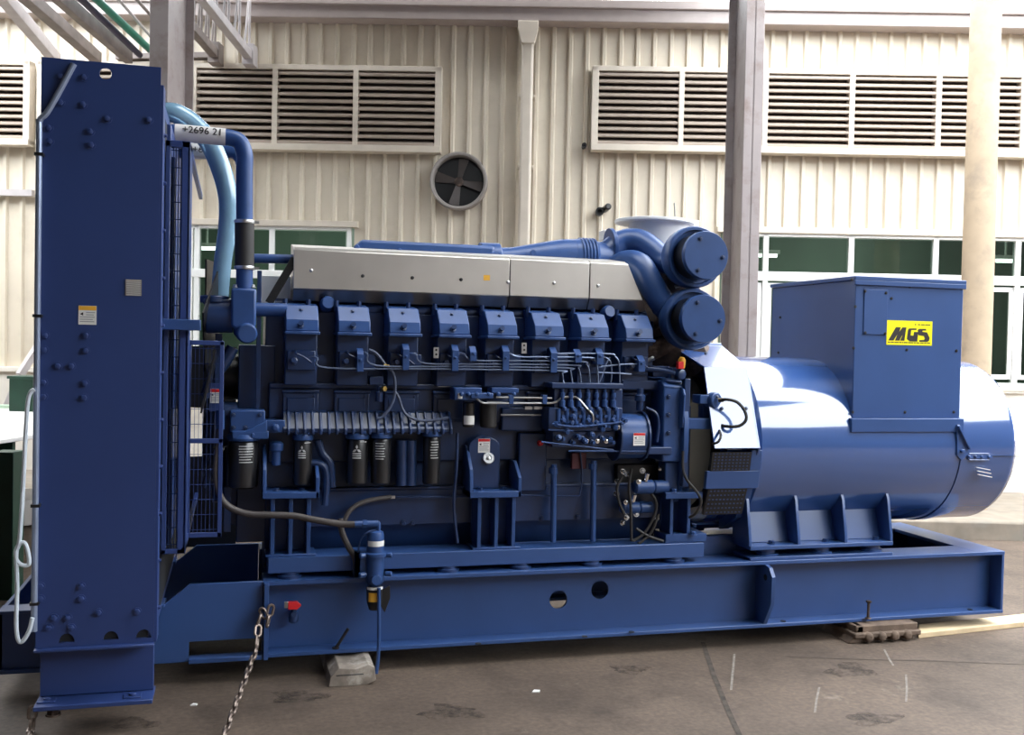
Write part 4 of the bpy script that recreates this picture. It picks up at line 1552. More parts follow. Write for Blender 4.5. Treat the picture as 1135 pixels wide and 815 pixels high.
facet(mb, 0, 2.44, 2.78, 2.43, 2.775)
facet(mb, 1, 2.43, 2.775, XA, XB)
facet(mb, 2, XA, XB, XA, XB + .004)
mb.prism([(5.074, 1.55), (4.925, 1.112), (5.05, 1.112), (5.25, 1.60)], 'x', XB - .012, XB)
mb.prism([(q[3][0], q[3][1]), (q[3][0] + .03, q[3][1] - .05), (q[3][0] + .12, q[3][1] - .02), (q[3][0] + .10, q[3][1] + .2), (5.06, 1.5)], 'x', XB, XB + .012)
cg = part(mb, 'coupling_guard', BLUEA, parent=G, bevel=.003)
mb = MB()
for px, py in ((795, 440), (800, 453), (827, 453), (838, 499), (782, 392)):
    mb.bolt(P(px, py, 4.985), (0, -1, .3), .007, .01)
part(mb, 'guard_bolt', BLUEM, parent=cg, bevel=0)
mb = MB()
mb.lathe([(.40, 2.56), (.40, 2.62)], (0, YC, AZ), (1, 0, 0), 48)
part(mb, 'flywheel_coupling', BLACK, bevel=0)
# lower vents
def vent(i_z0, i_z1, y0, y1, xa, xb):
    mb = MB()
    n = V((0, i_z1 - i_z0, -(y1 - y0))).normalized()
    mb.add([(xa, y0, i_z0), (xb, y0, i_z0), (xb, y1, i_z1), (xa, y1, i_z1), (xa, y0 + .02, i_z0), (xb, y0 + .02, i_z0), (xb, y1 + .02, i_z1), (xa, y1 + .02, i_z1)],
           [(3, 2, 1, 0), (4, 5, 6, 7), (0, 1, 5, 4), (1, 2, 6, 5), (2, 3, 7, 6), (3, 0, 4, 7)])
    mb.cur = 1
    rows = 6
    for r_i in range(rows):
        t = (r_i + .5) / rows
        y, z = y0 + (y1 - y0) * t - .002, i_z0 + (i_z1 - i_z0) * t
        k = 0
        x = xa + .012
        while x < xb - .014:
            mb.box(x, x + .011, y - .0012, y + .002, z - .0035, z + .0035)
            x += .022
    return mb


part(vent(.985, 1.09, 4.955, 4.935, 2.50, 2.735), 'vent_grille', [BLACK, BLUEM], parent=cg, bevel=0)
part(vent(.735, .885, 5.03, 4.975, 2.50, 2.735), 'vent_grille', [BLACK, BLUEM], parent=cg, bevel=0)
mb = MB()
mb.prism([(4.955, .985), (4.97, .885), (5.0, .885), (4.985, .985)], 'x', 2.48, 2.80)
mb.prism([(4.935, 1.10), (4.955, .985), (5.0, .95), (5.1, .7), (5.3, .6), (5.3, 1.1)], 'x', 2.735, 2.80)
part(mb, 'lower_guard', BLUE, parent=cg, bevel=.003)
# alternator feet
mb = MB()
fa, fb = P(832, 607, 5.0).x, P(990, 601, 5.0).x
mb.box(fa, fb, 5.0, 5.28, .533, .556)
mb.box(fa, fb, 5.68, 5.96, .533, .556)
mb.prism([(5.10, .556), (5.13, .556), (5.22, .78), (5.17, .78)], 'x', fa + .02, fb - .01)
mb.prism([(5.86, .556), (5.83, .556), (5.74, .78), (5.79, .78)], 'x', fa + .02, fb - .01)
mb.box(fa, fb, 5.0, 5.2, .474, .493)
fo = part(mb, 'alternator_foot', BLUE, bevel=.003)
for (xt, xbm) in ((825, 833), (876, 887), (928, 939), (978, 989)):
    x = P(xbm, 597, 5.01).x
    mb = MB()
    t = .018
    mb.prism([(5.005, .556), (5.005, .585), (5.045, .80), (5.065, .835), (5.20, .835), (5.20, .556)], 'x', x - t, x)
    part(mb, 'gusset_plate', BLUE, parent=fo, bevel=.002)
for px in (851, 911, 967):
    x = P(px, 609, 5.06).x
    mb = MB().lathe([(.07, .493), (.07, .503), (.055, .506), (.055, .533)], (x, 5.085, 0), (0, 0, 1), 22)
    part(mb, 'rubber_mount', BLUE, parent=fo, bevel=0)
    part(MB().bolt((x + .02, 5.06, .556), (0, 0, 1), .016, .018), 'foot_bolt', BLUEM, parent=fo, bevel=0)
mb = MB().pbox(920, 604, 950, 609, 5.2, .02)
part(mb, 'red_shim', RED, parent=fo, bevel=0)['label'] = 'red strip under the foot'

# ---------------- terminal box
BX0, BX1, BY0, BY1 = 3.40, 4.125, 5.0, 5.92
mb = MB()
mb.box(BX0, BX1, BY0, BY1, 1.272, 2.058)
mb.box(BX0 - .012, BX1 + .012, BY0 - .012, BY1 + .012, 2.058, 2.082)
mb.box(BX0 - .012, BX1 + .012, BY0 - .012, BY0 + .004, 2.03, 2.06)
mb.box(BX0 - .02, BX1 + .01, BY0 - .028, BY1 + .02, 1.192, 1.272)
tb = part(mb, 'terminal_box', BLUE, bevel=.004)
mb = MB()
a, b, c, d = rect(957, 321, 983, 371, BY0)
mb.box(a, b, BY0 - .006, BY0, c, d)
pnl = part(mb, 'access_panel', BLUE, parent=tb, bevel=.002)
for px, py in ((959, 323), (982, 325), (959, 369), (981, 370), (1008, 318), (1065, 320), (946, 386), (1005, 388), (1060, 389), (945, 457), (1003, 457), (1057, 457), (988, 331), (948, 340), (944, 310)):
    Y = BY0 - (.006 if px < 984 and 320 < py < 372 and px > 955 else 0)
    part(MB().bolt(P(px, py, Y), r=.006, h=.008), 'box_screw', INK, parent=tb, bevel=0)
for (px, py) in ((838, 352), (865, 352), (838, 390), (863, 391), (868, 316), (902, 314)):
    d = ray(px, py)
    t = BX0 / d.x
    p_ = CAM + d * t
    if BY0 < p_.y < BY1: part(MB().bolt(p_, (-1, 0, 0), .006, .008), 'box_screw', INK, parent=tb, bevel=0)
# yellow maker's sticker
S4 = [P(983, 354.5, BY0), P(1033.5, 357, BY0), P(1032.5, 383.5, BY0), P(982.3, 382, BY0)]
sx0, sx1 = (S4[0].x + S4[3].x) / 2, (S4[1].x + S4[2].x) / 2
sz1, sz0 = (S4[0].z + S4[1].z) / 2, (S4[2].z + S4[3].z) / 2
mb = MB().box(sx0, sx1, BY0 - .0015, BY0, sz0, sz1)
ys = part(mb, 'brand_sticker', YELLOW, parent=tb, bevel=0)
ys['label'] = 'yellow sticker reading MGS in black'


def sk(u, v):                       # sticker drawing coordinates
    return (sx0 + (u - 258) / (828 - 258) * (sx1 - sx0), sz1 - (v - 288) / (600 - 288) * (sz1 - sz0))


mb = MB()
Ms = [[(280, 545), (345, 545), (392, 462), (362, 545), (418, 545), (460, 455), (428, 545), (480, 545), (500, 374), (450, 374), (415, 430), (432, 374), (370, 374)],
      [(535, 386), (628, 382), (628, 403), (562, 405), (556, 474), (592, 476), (597, 428), (650, 428), (642, 552), (548, 552), (510, 522), (522, 402)],
      [(660, 388), (746, 386), (752, 406), (704, 410), (702, 424), (762, 430), (797, 500), (790, 538), (766, 553), (668, 553), (664, 533), (728, 528), (736, 510), (722, 478), (652, 470), (644, 402)]]
for pl in Ms:
    mb.prism([sk(*p) for p in pl], 'y', BY0 - .0022, BY0 - .0012)
u = 275
for w in (28, 40, 52, 30, 12, 48, 66, 24, 40, 44, 30, 40, 38):
    if u + w > 810: break
    a, b = sk(u, 562), sk(u + w, 574)
    mb.box(a[0], b[0], BY0 - .0021, BY0 - .0012, b[1], a[1])
    u += w + 7
for (u0, u1) in ((605, 622), (645, 672), (682, 730), (736, 800)):
    a, b = sk(u0, 328), sk(u1, 340)
    mb.box(a[0], b[0], BY0 - .0021, BY0 - .0012, b[1], a[1])
part(mb, 'sticker_lettering', INK, parent=tb, bevel=0, ang=20)

# ================================================================== THINGS LYING OR HANGING ABOUT
# clear hose from the radiator top to the engine
HY = 5.28
hp = [P(178, 124, 5.26), P(195, 126, 5.26), P(213, 137, 5.28), P(232, 158, 5.28), P(246, 190, 5.28), P(253, 222, 5.28), P(252, 255, 5.28), P(247, 290, 5.28), P(243, 336, 5.28)]
mb = MB().tube(hp, [.045, .05, .052, .052, .05, .048, .046, .044, .044], 18, 8)
part(mb, 'clear_hose', HOSEC, bevel=0)['label'] = 'pale blue clear plastic hose'

mb = MB()                                                     # white cord at the radiator's outer edge
X = X0 - .02


def C(px, py, y=4.40):
    return P(px, py, y)


mb.tube([C(38, 432), C(34, 435), C(31, 445), C(29, 470), C(26, 530), C(23, 580), C(21, 603), C(17.5, 612), C(19, 622), C(26, 627), C(32, 625), C(31, 612), C(27, 602), C(21, 604), C(18, 615), C(19, 650), C(18, 690), C(20, 709), C(25, 711), C(32, 700), C(36, 685)], .0085, 8, 6)
o = mb.build('nylon_line', CORD)
tag(o, 'thin white plastic line hanging in a knotted loop beside the radiator', 'cord')

mb = MB()


def chain(mb, pts, pitch=.052, R=.0145, r=.0068):
    pts = [V(p) for p in pts]
    segs = []
    tot = 0
    for a, b in zip(pts, pts[1:]):
        segs.append((tot, tot + (b - a).length, a, b))
        tot += (b - a).length
    k, s = 0, pitch / 2
    while s < tot:
        for (t0, t1, a, b) in segs:
            if t0 <= s <= t1:
                c = a.lerp(b, (s - t0) / (t1 - t0))
                d = (b - a).normalized()
                e = d.cross(V((0, 1, .2))).normalized()
                n = e if k % 2 else d.cross(e)
                n = (n + e * .35).normalized() if k % 2 == 0 else (n + d.cross(e) * .35).normalized()
                mb.torus(c, n, R, r, 14, 6, stretch=.012, sdir=d)
                break
        s += pitch
        k += 1


gend = PZ(246, 822, .012)
chain(mb, [P(301, 671, 4.93), P(297, 690, 4.925), P(291, 678, 4.93), P(287, 688, 4.92), P(284, 720, 4.85), gend, gend + V((-.05, -.35, 0))])
o = mb.build('lifting_chain', CHAIN)
tag(o, 'rusty steel chain hooked at the skid lifting plate and trailing to the ground', 'chain')
mb = MB()
cpts = [P(36, 783, 4.50), P(35.5, 800, 4.50), V((P(35, 815, 4.5).x, 4.5, .015)), V((P(35, 815, 4.5).x + .02, 4.25, .015))]
chain(mb, cpts)
o = mb.build('lifting_chain', CHAIN)
tag(o, 'rusty steel chain hanging below the radiator foot', 'chain')
mb = MB()
q = P(59, 785, 4.5)
mb.cyl((q.x, 4.5, .112), (q.x, 4.5, .06), .011, 10)
mb.lathe([(.024, .075), (.024, .095)], (q.x, 4.5, 0), (0, 0, 1), 6)
mb.lathe([(.03, .068), (.03, .075)], (q.x, 4.5, 0), (0, 0, 1), 16)
part(mb, 'foot_stud', RUST, parent=rad, bevel=0)

# blocks under the skid
mb = MB()
a, b = PZ(362, 755, 0), PZ(412, 752, 0)
y0 = 4.80
prof = [(a.x, .0), (a.x + .01, .05), (a.x + .05, .088), (a.x + .13, .080), (b.x - .03, .098), (b.x + .0, .085), (b.x + .01, .02), (b.x - .03, .0)]
mb.prism(prof, 'y', y0, 5.30)
mb.cur = 1
mb.box(a.x + .035, b.x - .05, y0 - .002, y0 + .01, .05, .057)
o = mb.build('timber_block', [OLDW, INK], bevel=.008)
tag(o, 'pale weathered timber block with a dark slot under the chain end of the skid', 'block')
mb = MB()
a, b = PZ(938, 713, 0), PZ(1006, 704, 0)
y0 = 4.90
mb.box(a.x + .05, b.x, y0 + .02, 5.25, .055, .098)
mb.box(a.x + .03, b.x + .01, y0, 5.25, .03, .06)
mb.box(a.x + .05, b.x - .02, y0 + .03, 5.25, .0, .035)
mb.prism([(a.x, .0), (a.x + .05, .06), (a.x + .06, .098), (a.x + .10, .098), (a.x + .10, 0)], 'y', y0 + .02, 5.2)
for k in range(4):
    x = a.x + .12 + k * .085
    mb.lathe([(.03, -.02), (.028, .02), (.018, .03)], (x, y0 + .012, .036), (0, -1, 0), 8)
o = mb.build('packing_block', DIRTW, bevel=.008)
tag(o, 'dirty brown knobbly packing block wedged beneath the alternator end of the skid', 'block')
mb = MB()
p0, p1, p2, p3 = PZ(1018, 702.5, .03), PZ(1142, 689, .03), PZ(1142, 680, .03), PZ(1018, 692.5, .03)
vs = [p0, p1, p2, p3]
mb.add([V((p.x, p.y, .0)) for p in vs] + [V((p.x, p.y, .032)) for p in vs], [(3, 2, 1, 0), (4, 5, 6, 7), (0, 1, 5, 4), (1, 2, 6, 5), (2, 3, 7, 6), (3, 0, 4, 7)])
o = mb.build('wooden_plank', WOOD, bevel=.004)
tag(o, 'long pale wooden plank lying flat on the concrete at the alternator end', 'plank')
for (px, py, s, lab) in ((594, 767, .022, 'small white chip lying alone on the bare concrete in front of the skid'), (215, 782, .016, 'tiny white chip on the concrete near the radiator foot and trailing chain')):
    q = PZ(px, py, 0)
    mb = MB().prism([(q.x - s, q.y - s * .5), (q.x + s * .6, q.y - s * .7), (q.x + s, q.y + s * .2), (q.x - s * .2, q.y + s * .7)], 'z', .0, .006)
    tag(mb.build('paper_chip', WHITE), lab, 'litter')

# ================================================================== THE BUILDING
WD = 11.0


def cladding(mb, u0, u1, z0, z1):
    per = .1815
    ph = .357
    k0 = math.floor((u0 - ph) / per)
    pts = []
    k = k0
    while True:
        b = ph + k * per
        for du_, dd in ((0, -.035), (.030, -.035), (.045, 0), (per - .016, 0)):
            pts.append((b + du_, dd))
        if b > u1: break
        k += 1
    out = []
    for i, (u, d) in enumerate(pts):
        if u < u0 and i + 1 < len(pts) and pts[i + 1][0] > u0:
            t = (u0 - u) / (pts[i + 1][0] - u)
            out.append((u0, d + (pts[i + 1][1] - d) * t))
        if u0 <= u <= u1: out.append((u, d))
        if u <= u1 and i + 1 < len(pts) and pts[i + 1][0] > u1:
            t = (u1 - u) / (pts[i + 1][0] - u)
            out.append((u1, d + (pts[i + 1][1] - d) * t))
            break
    vs, fs = [], []
    for u, d in out:
        vs += [(u, WD + d, z0), (u, WD + d, z1)]
    for i in range(len(out) - 1):
        fs.append((2 * i, 2 * i + 2, 2 * i + 3, 2 * i + 1))
    mb.add(vs, fs)
    mb.box(u0, u1, WD + .05, WD + .15, z0, z1)


def wpx(px, py=300, d=WD):
    return W(px, py, d)


W1a, W1b = wpx(209).x, wpx(392).x
W2a, W2b = 2.05, 6.4
WT1, WT2 = 2.90, 2.925
ZB = 1.27
mb = MB()
cladding(mb, -9, W1a, ZB, 5.15)
cladding(mb, W1a, W1b, WT1, 5.15)
cladding(mb, W1b, W2a, ZB, 5.15)
cladding(mb, W2a, W2b, WT2, 5.15)
cladding(mb, W2b, 9, ZB, 5.15)
wall = mb.build('wall_back', CLAD, frame='wall', ang=10)
tag(wall, 'cream corrugated metal wall of the workshop building', kind='structure')
mb = MB()
mb.box(-9, 9, WD - .06, WD + .15, .16, ZB - .03)
mb.box(-9, 9, WD - .09, WD + .15, ZB - .03, ZB + .02)
tag(mb.build('wall_plinth', PLINTH, frame='wall'), 'pale plastered base course under the cladding', kind='structure')
mb = MB()
mb.box(-9, 9, WD - .22, WD + .2, 5.10, 5.24)
mb.box(-9, 9, WD - .25, WD - .19, 5.235, 5.33)
mb.box(-9, 9, WD - .19, WD + 1.5, 5.25, 5.28)
tag(mb.build('trim_1', FASC, frame='wall', bevel=.01), 'grey cream eaves gutter along the wall top', kind='structure')
mb = MB()
a = W(0, 215, WD)
mb.box(-9, W(40, 215, WD).x, WD - .1, WD - .03, a.z - .03, a.z + .04)
tag(mb.build('trim_2', BEAML, frame='wall'), 'grey horizontal rail on the wall', kind='structure')
mb = MB()
for a, b, z in ((W1a - .05, W1b + .05, WT1), (W2a - .05, W2b + .05, WT2)):
    mb.box(a, b, WD - .07, WD + .02, z - .01, z + .055)
    mb.box(a, b, WD - .10, WD + .05, ZB - .01, ZB + .05)
tag(mb.build('trim_3', TRIM, frame='wall', bevel=.004), 'cream flashings over the windows', kind='structure')
# kerb platform
mb = MB()
mb.box(-9, 12, 8.98, WD + .2, -.02, .165)
tag(mb.build('pavement', KERB, frame='wall', bevel=.02), 'raised concrete pavement along the wall', kind='structure')
# ground
mb = MB()
mb.add([(-28, -24, 0), (28, -24, 0), (28, 24, 0), (-28, 24, 0)], [(0, 1, 2, 3)])
tag(mb.build('ground', GROUND), 'stained concrete yard', kind='structure')
mb = MB()
jp = [PZ(x, y, .002) for x, y in ((779, 712), (790, 745), (806, 785), (822, 820), (840, 860))]
for a, b in zip(jp, jp[1:]):
    n = V((b.y - a.y, -(b.x - a.x), 0)).normalized() * .012
    mb.add([a - n, a + n, b + n, b - n], [(0, 1, 2, 3)])
jp = [PZ(x, y, .002) for x, y in ((870, 728), (950, 731), (1040, 733), (1140, 737))]
for a, b in zip(jp, jp[1:]):
    n = V((b.y - a.y, -(b.x - a.x), 0)).normalized() * .003
    mb.add([a - n, a + n, b + n, b - n], [(0, 1, 2, 3)])
tag(mb.build('ground_line', mat('dark_joint', (.055, .043, .034), .9, var=.5, scale=20)), 'dark expansion joints in the yard', kind='structure')
mb = MB()
for pts in (((814, 725), (812, 745), (810, 765)), ((1004, 748), (1005, 765), (1004, 778)), ((908, 762), (905, 775), (903, 790)), ((980, 720), (985, 730), (990, 738))):
    q_ = [PZ(x, y, .0025) for x, y in pts]
    for a, b in zip(q_, q_[1:]):
        mb.add([a + V((-.006, 0, 0)), a + V((.007, 0, 0)), b + V((.008, 0, 0)), b + V((-.005, 0, 0))], [(0, 1, 2, 3)])
tag(mb.build('ground_markings', mat('pale_scrape', (.20, .175, .15), .8, var=.3, scale=30)), 'pale scrape marks on the concrete', kind='structure')


mb = MB()
for (px, py, rx, ry) in ((943, 743, 26, 8), (968, 797, 30, 7), (700, 742, 22, 5), (500, 790, 34, 8), (330, 772, 30, 7), (150, 802, 26, 6)):
    n = 22
    ph = [random.uniform(0, 6.28) for _ in range(3)]
    vs = []
    for k in range(n):
        w_ = 2 * math.pi * k / n
        f_ = 1 + .22 * math.sin(3 * w_ + ph[0]) + .14 * math.sin(5 * w_ + ph[1]) + .08 * math.sin(9 * w_ + ph[2])
        vs.append(PZ(px + rx * f_ * math.cos(w_), py + ry * f_ * math.sin(w_), .0015))
    mb.add(vs, [list(range(n))[::-1]])
tag(mb.build('ground_stain', STAIN), 'dark oil stains on the concrete', kind='structure')


# windows
def window(n, u0, u1, z0, z1, mull, trans, label):
    f = MB()
    t, dd0, dd1 = .045, WD - .04, WD + .04
    f.box(u0, u0 + t, dd0, dd1, z0, z1)
    f.box(u1 - t, u1, dd0, dd1, z0, z1)
    f.box(u0, u1, dd0, dd1, z0, z0 + t)
    f.box(u0, u1, dd0, dd1, z1 - t, z1)
    for m in mull:
        f.box(m - .028, m + .028, dd0, dd1, z0, z1)
    for z, h in trans:
        f.box(u0, u1, dd0 - .005, dd1, z - h / 2, z + h / 2)
    root = f.build('window_%d' % n, WINW, frame='wall', bevel=.004)
    tag(root, label, kind='structure')
    us = [u0 + t] + sorted(mull) + [u1 - t]
    zs = [z0 + t] + [z for z, h in trans] + [z1 - t]
    for a, b in zip(us, us[1:]):
        for c, d in zip(zs, zs[1:]):
            MB().box(a + .02, b - .02, WD - .003, WD + .003, c + .01, d - .01).build('window_pane', PANE, root, frame='wall')
            if n == 2 and c < 2.3:                             # sash frames of the tall lower lights
                s = MB()
                for (xa, xb, za, zb) in ((a + .03, a + .075, c + .04, d - .07), (b - .075, b - .03, c + .04, d - .07), (a + .03, b - .03, c + .04, c + .09), (a + .03, b - .03, d - .12, d - .07)):
                    s.box(xa, xb, WD - .02, WD + .02, za, zb)
                s.build('window_sash', WINW, root, bevel=.003, frame='wall')
    return root


window(1, W1a + .01, W1b - .03, ZB + .03, WT1, [wpx(302, 270).x, W1a + .10], [(W(230, 303, WD).z, .09)], 'white framed window with dark glass behind the radiator')
window(2, W2a + .02, W2b - .02, ZB + .03, WT2, [wpx(848, 285).x, wpx(942.5, 285).x, wpx(1036, 285).x, wpx(1127, 285).x], [(W(980, 309, WD).z, .10)], 'white framed window row with dark glass behind the alternator')
# dim room behind the windows
mb = MB()
mb.box(-7, 7.5, 15.0, 15.1, .1, 5.0)
mb.box(-7.1, -7, WD + .2, 15, .1, 5.0)
mb.box(7.5, 7.6, WD + .2, 15, .1, 5.0)
mb.box(-7, 7.5, WD + .2, 15, 4.0, 4.1)
mb.box(-7, 7.5, WD + .2, 15, .1, .16)
tag(mb.build('wall_inside', INNER, frame='wall'), 'dim workshop interior behind the glass', kind='structure')
lampi = 0
for (xa, xb, y, lab) in ((213, 246, 275, 'lit fluorescent tube seen through the window behind the clear hose'), (836, 861, 283, 'lit fluorescent tube seen through the window beside the grey steel column'),
                         (1104, 1125, 289, 'lit fluorescent tube seen through the window past the round concrete pillar')):
    p0, p1 = W(xa, y, 13.2), W(xb, y, 13.2)
    r0 = empty('ceiling_lamp', ((p0.x + p1.x) / 2, 13.2, p0.z), lab, 'lamp', frame='wall')
    m1 = MB()
    m1.box(p0.x - .03, p1.x + .03, 13.15, 13.25, p0.z + .02, p0.z + .07)
    m1.box((p0.x + p1.x) / 2 - .01, (p0.x + p1.x) / 2 + .01, 13.19, 13.21, p0.z + .06, 4.0)
    m1.build('lamp_housing', WINW, r0, frame='wall')
    MB().cyl((p0.x, 13.2, p0.z), (p1.x, 13.2, p0.z), .025, 12).build('lamp_tube', LAMP, r0, frame='wall')


for k, u in enumerate((-3, 1.2, 4.6)):
    ld = bpy.data.lights.new('room_light', 'AREA')
    ld.energy = 70
    ld.size = 1.5
    ld.color = (.9, 1, .92)
    lo = bpy.data.objects.new('room_light', ld)
    col.objects.link(lo)
    lo.location = Matrix.Rotation(WY, 3, 'Z') @ V((u, 13.0, 3.95))
# louvre banks
def louvre(u_posts, z0, z1, label, nsl=11):
    u0, u1 = u_posts[0], u_posts[-1]
    r0 = empty('louvre_vent', ((u0 + u1) / 2, WD, z0), label, 'louvre vent', 'louvre vents high on the wall', frame='wall')
    f = MB()
    d0 = WD - .16
    f.box(u0 - .05, u1 + .05, d0, WD - .03, z1 - .045, z1 + .01)
    f.box(u0 - .05, u1 + .05, d0 - .02, WD - .03, z0 - .02, z0 + .05)
    f.box(u0 - .05, u0 + .02, d0, WD - .03, z0, z1)
    f.box(u1 - .02, u1 + .05, d0, WD - .03, z0, z1)
    f.build('louvre_frame', TRIM, r0, bevel=.004, frame='wall')
    for u in u_posts[1:-1]:
        MB().box(u - .028, u + .028, d0 - .005, WD - .03, z0 + .03, z1 - .03).build('mullion', TRIM, r0, bevel=.003, frame='wall')
    for a, b in zip(u_posts, u_posts[1:]):
        s = MB()
        p = (z1 - z0 - .08) / nsl
        for k in range(nsl):
            z = z0 + .06 + p * k
            s.prism([(d0 + .005, z), (d0 + .015, z - .008), (WD - .045, z + p * .80), (WD - .045, z + p * .86), (d0 + .005, z + .024)], 'x', a + .02, b - .02)
        s.cur = 1
        s.box(a, b, WD - .042, WD - .036, z0, z1)  # dark backing stands in for the shaded depth between slats
        s.build('louvre_panel', [LOUV, LBACK], r0, frame='wall', ang=20)
    return r0


zL0, zL1 = W(400, 167, WD - .1).z, W(400, 75, WD - .1).z
posts = [wpx(x, 120, WD - .15).x for x in (46, 126, 215, 304.5, 394, 484)]
louvre(posts, zL0, zL1, 'shaded cream louvre vent between the radiator and the round wall fan')
posts = [wpx(x, 120, WD - .15).x for x in (-140, -47, 44)]
posts[-1] -= .16
louvre(posts, zL0, zL1, 'short cream louvre vent beyond the radiator, cut off by the picture edge')
zR0, zR1 = W(900, 170, WD - .1).z, W(900, 79, WD - .1).z
posts = [wpx(x, 125, WD - .15).x for x in (661, 755, 848, 944, 1040, 1134, 1228)]
louvre(posts, zR0, zR1, 'cream louvre vent running behind the grey steel column and the round pillar')

# wall fan
fc = W(508.5, 201, WD - .12)
r0 = empty('exhaust_fan', (fc.x, WD, fc.z - .31), 'round dark exhaust fan with four blades mounted on the cream wall', 'fan', frame='wall')
R_ = .298
mb = MB().lathe([(R_, .0), (R_ + .012, .002), (R_ + .012, .14), (R_, .145), (R_ - .022, .14), (R_ - .03, .10), (R_ - .03, .0)], (fc.x, WD - .02, fc.z), (0, -1, 0), 48, cap=False)
mb.build('fan_ring', GREYP, r0, frame='wall')
MB().lathe([(R_ - .02, 0), (R_ - .02, .012)], (fc.x, WD - .035, fc.z), (0, -1, 0), 40).build('fan_backing', BLACK, r0, frame='wall')
mb = MB()
mb.lathe([(.045, 0), (.05, .01), (.05, .035), (.03, .045)], (fc.x, WD - .06, fc.z), (0, -1, 0), 20)
mb.build('fan_hub', RUST, r0, frame='wall')
for k in range(4):
    w = math.radians(80 + 90 * k)
    dr, tn = V((math.cos(w), 0, math.sin(w))), V((-math.sin(w), 0, math.cos(w)))
    c0 = V((fc.x, WD - .085, fc.z))
    vs = [c0 + dr * .04 + tn * .025 + V((0, .012, 0)), c0 + dr * .04 - tn * .025 - V((0, .012, 0)), c0 + dr * .25 - tn * .065 - V((0, .02, 0)), c0 + dr * .262 + V((0, 0, 0)), c0 + dr * .25 + tn * .05 + V((0, .02, 0))]
    MB().add(vs + [p + V((0, .006, 0)) for p in vs], [(0, 1, 2, 3, 4), (9, 8, 7, 6, 5)] + [(i, i + 5, (i + 1) % 5 + 5, (i + 1) % 5) for i in range(5)]).build('fan_blade', BLADE, r0, frame='wall')

# downpipe
da, db = W(576, 150, 10.87), W(592, 150, 10.87)
r0 = empty('rain_downpipe', ((da.x + db.x) / 2, 10.88, .165), 'cream rain downpipe with a box hopper running down the wall beside the fan', 'downpipe', frame='wall')
um = (da.x + db.x) / 2 - .01
MB().box(um - .065, um + .065, 10.78, 10.89, .165, 5.0).build('pipe', TRIM, r0, bevel=.03, frame='wall', seg=3)
mb = MB().prism([(um - .07, 4.86), (um + .07, 4.86), (um + .11, 5.02), (um + .11, 5.10), (um - .11, 5.10), (um - .11, 5.02)], 'y', 10.76, 10.77 + .1)
mb.build('hopper', TRIM, r0, bevel=.008, frame='wall')
for z in (2.2, 3.55, 4.3):
    MB().box(um - .085, um + .085, 10.815, 10.965, z, z + .03).build('pipe_bracket', TRIM, r0, bevel=.004, frame='wall')
# pipe stubs in the wall
for (px, py, r, lab) in ((647, 163.5, .027, 'small dark pipe stub in the wall left of the long louvre vent'), (664, 236, .045, 'dark pipe outlet poking from the wall above the exhaust outlet')):
    q_ = W(px, py, WD)
    mb = MB().lathe([(r, 0), (r, .11), (r * .6, .11), (r * .6, .05)], (q_.x, WD - .02, q_.z), (0, -1, 0), 18)
    if r > .03: mb.lathe([(r * .8, 0), (r * .8, .14), (r * .5, .15)], (q_.x + .06, WD - .02, q_.z + .035), (.2, -1, .1), 14)
    tag(mb.build('pipe_stub', BLACK, frame='wall'), lab, 'pipe')

# columns
ZC = 5.75


def steel_column(px, w, d0, dep, label):
    u = W(px, 200, d0).x
    mb = MB()
    t = .016
    mb.box(u - w / 2, u + w / 2, d0, d0 + t, 0, ZC)
    mb.box(u - w / 2, u + w / 2, d0 + dep - t, d0 + dep, 0, ZC)
    mb.box(u - .008, u + .008, d0, d0 + dep, 0, ZC)
    mb.box(u - w / 2 - .08, u + w / 2 + .08, d0 - .08, d0 + dep + .08, 0, .02)
    return tag(mb.build('steel_column', COLM, frame='wall', bevel=.003), label, 'column', 'steel columns carrying the canopy')


steel_column(833, .145, 8.05, .75, 'tall grey steel column rising behind the air cleaners and the alternator')
steel_column(174, .150, 8.05, .62, 'tall grey brown steel column rising behind the radiator')
q_ = W(1087, 200, 9.75)
rt = (W(1104, 200, 9.75).x - W(1071, 200, 9.75).x) / 2
mb = MB().lathe([(rt * 1.03, .165), (rt * 1.02, 2.5), (rt * .97, 6.3)], (q_.x, 9.75, 0), (0, 0, 1), 36)
tag(mb.build('concrete_pillar', CONC, frame='wall'), 'round beige concrete pillar standing on the pavement behind the alternator', 'pillar')

# canopy, beams and trusses
def run(x0, y0, x1, y1, d1=10.7, far=2.6):
    b = W(x1, y1, d1)
    dd = d1
    lo, hi = 1.0, d1
    for _ in range(50):                                       # the same height at the outer end
        m = (lo + hi) / 2
        if W(x0, y0, m).z > b.z: hi = m
        else: lo = m
    a = W(x0, y0, lo)
    return b, b + (a - b) * far


def beam(name, px, w, h, m, label, cat, group=None, round_=False, far=2.4):
    b, a = run(*px, far=far)
    mb = MB()
    if round_: mb.cyl(b, a, w / 2, 16)
    else:
        mb.box(0, 0, 0, 0, 0, 0) if False else mb.bar(b, a, w, h)
    return tag(mb.build(name, m, frame='wall', bevel=0 if round_ else .004), label, cat, group)


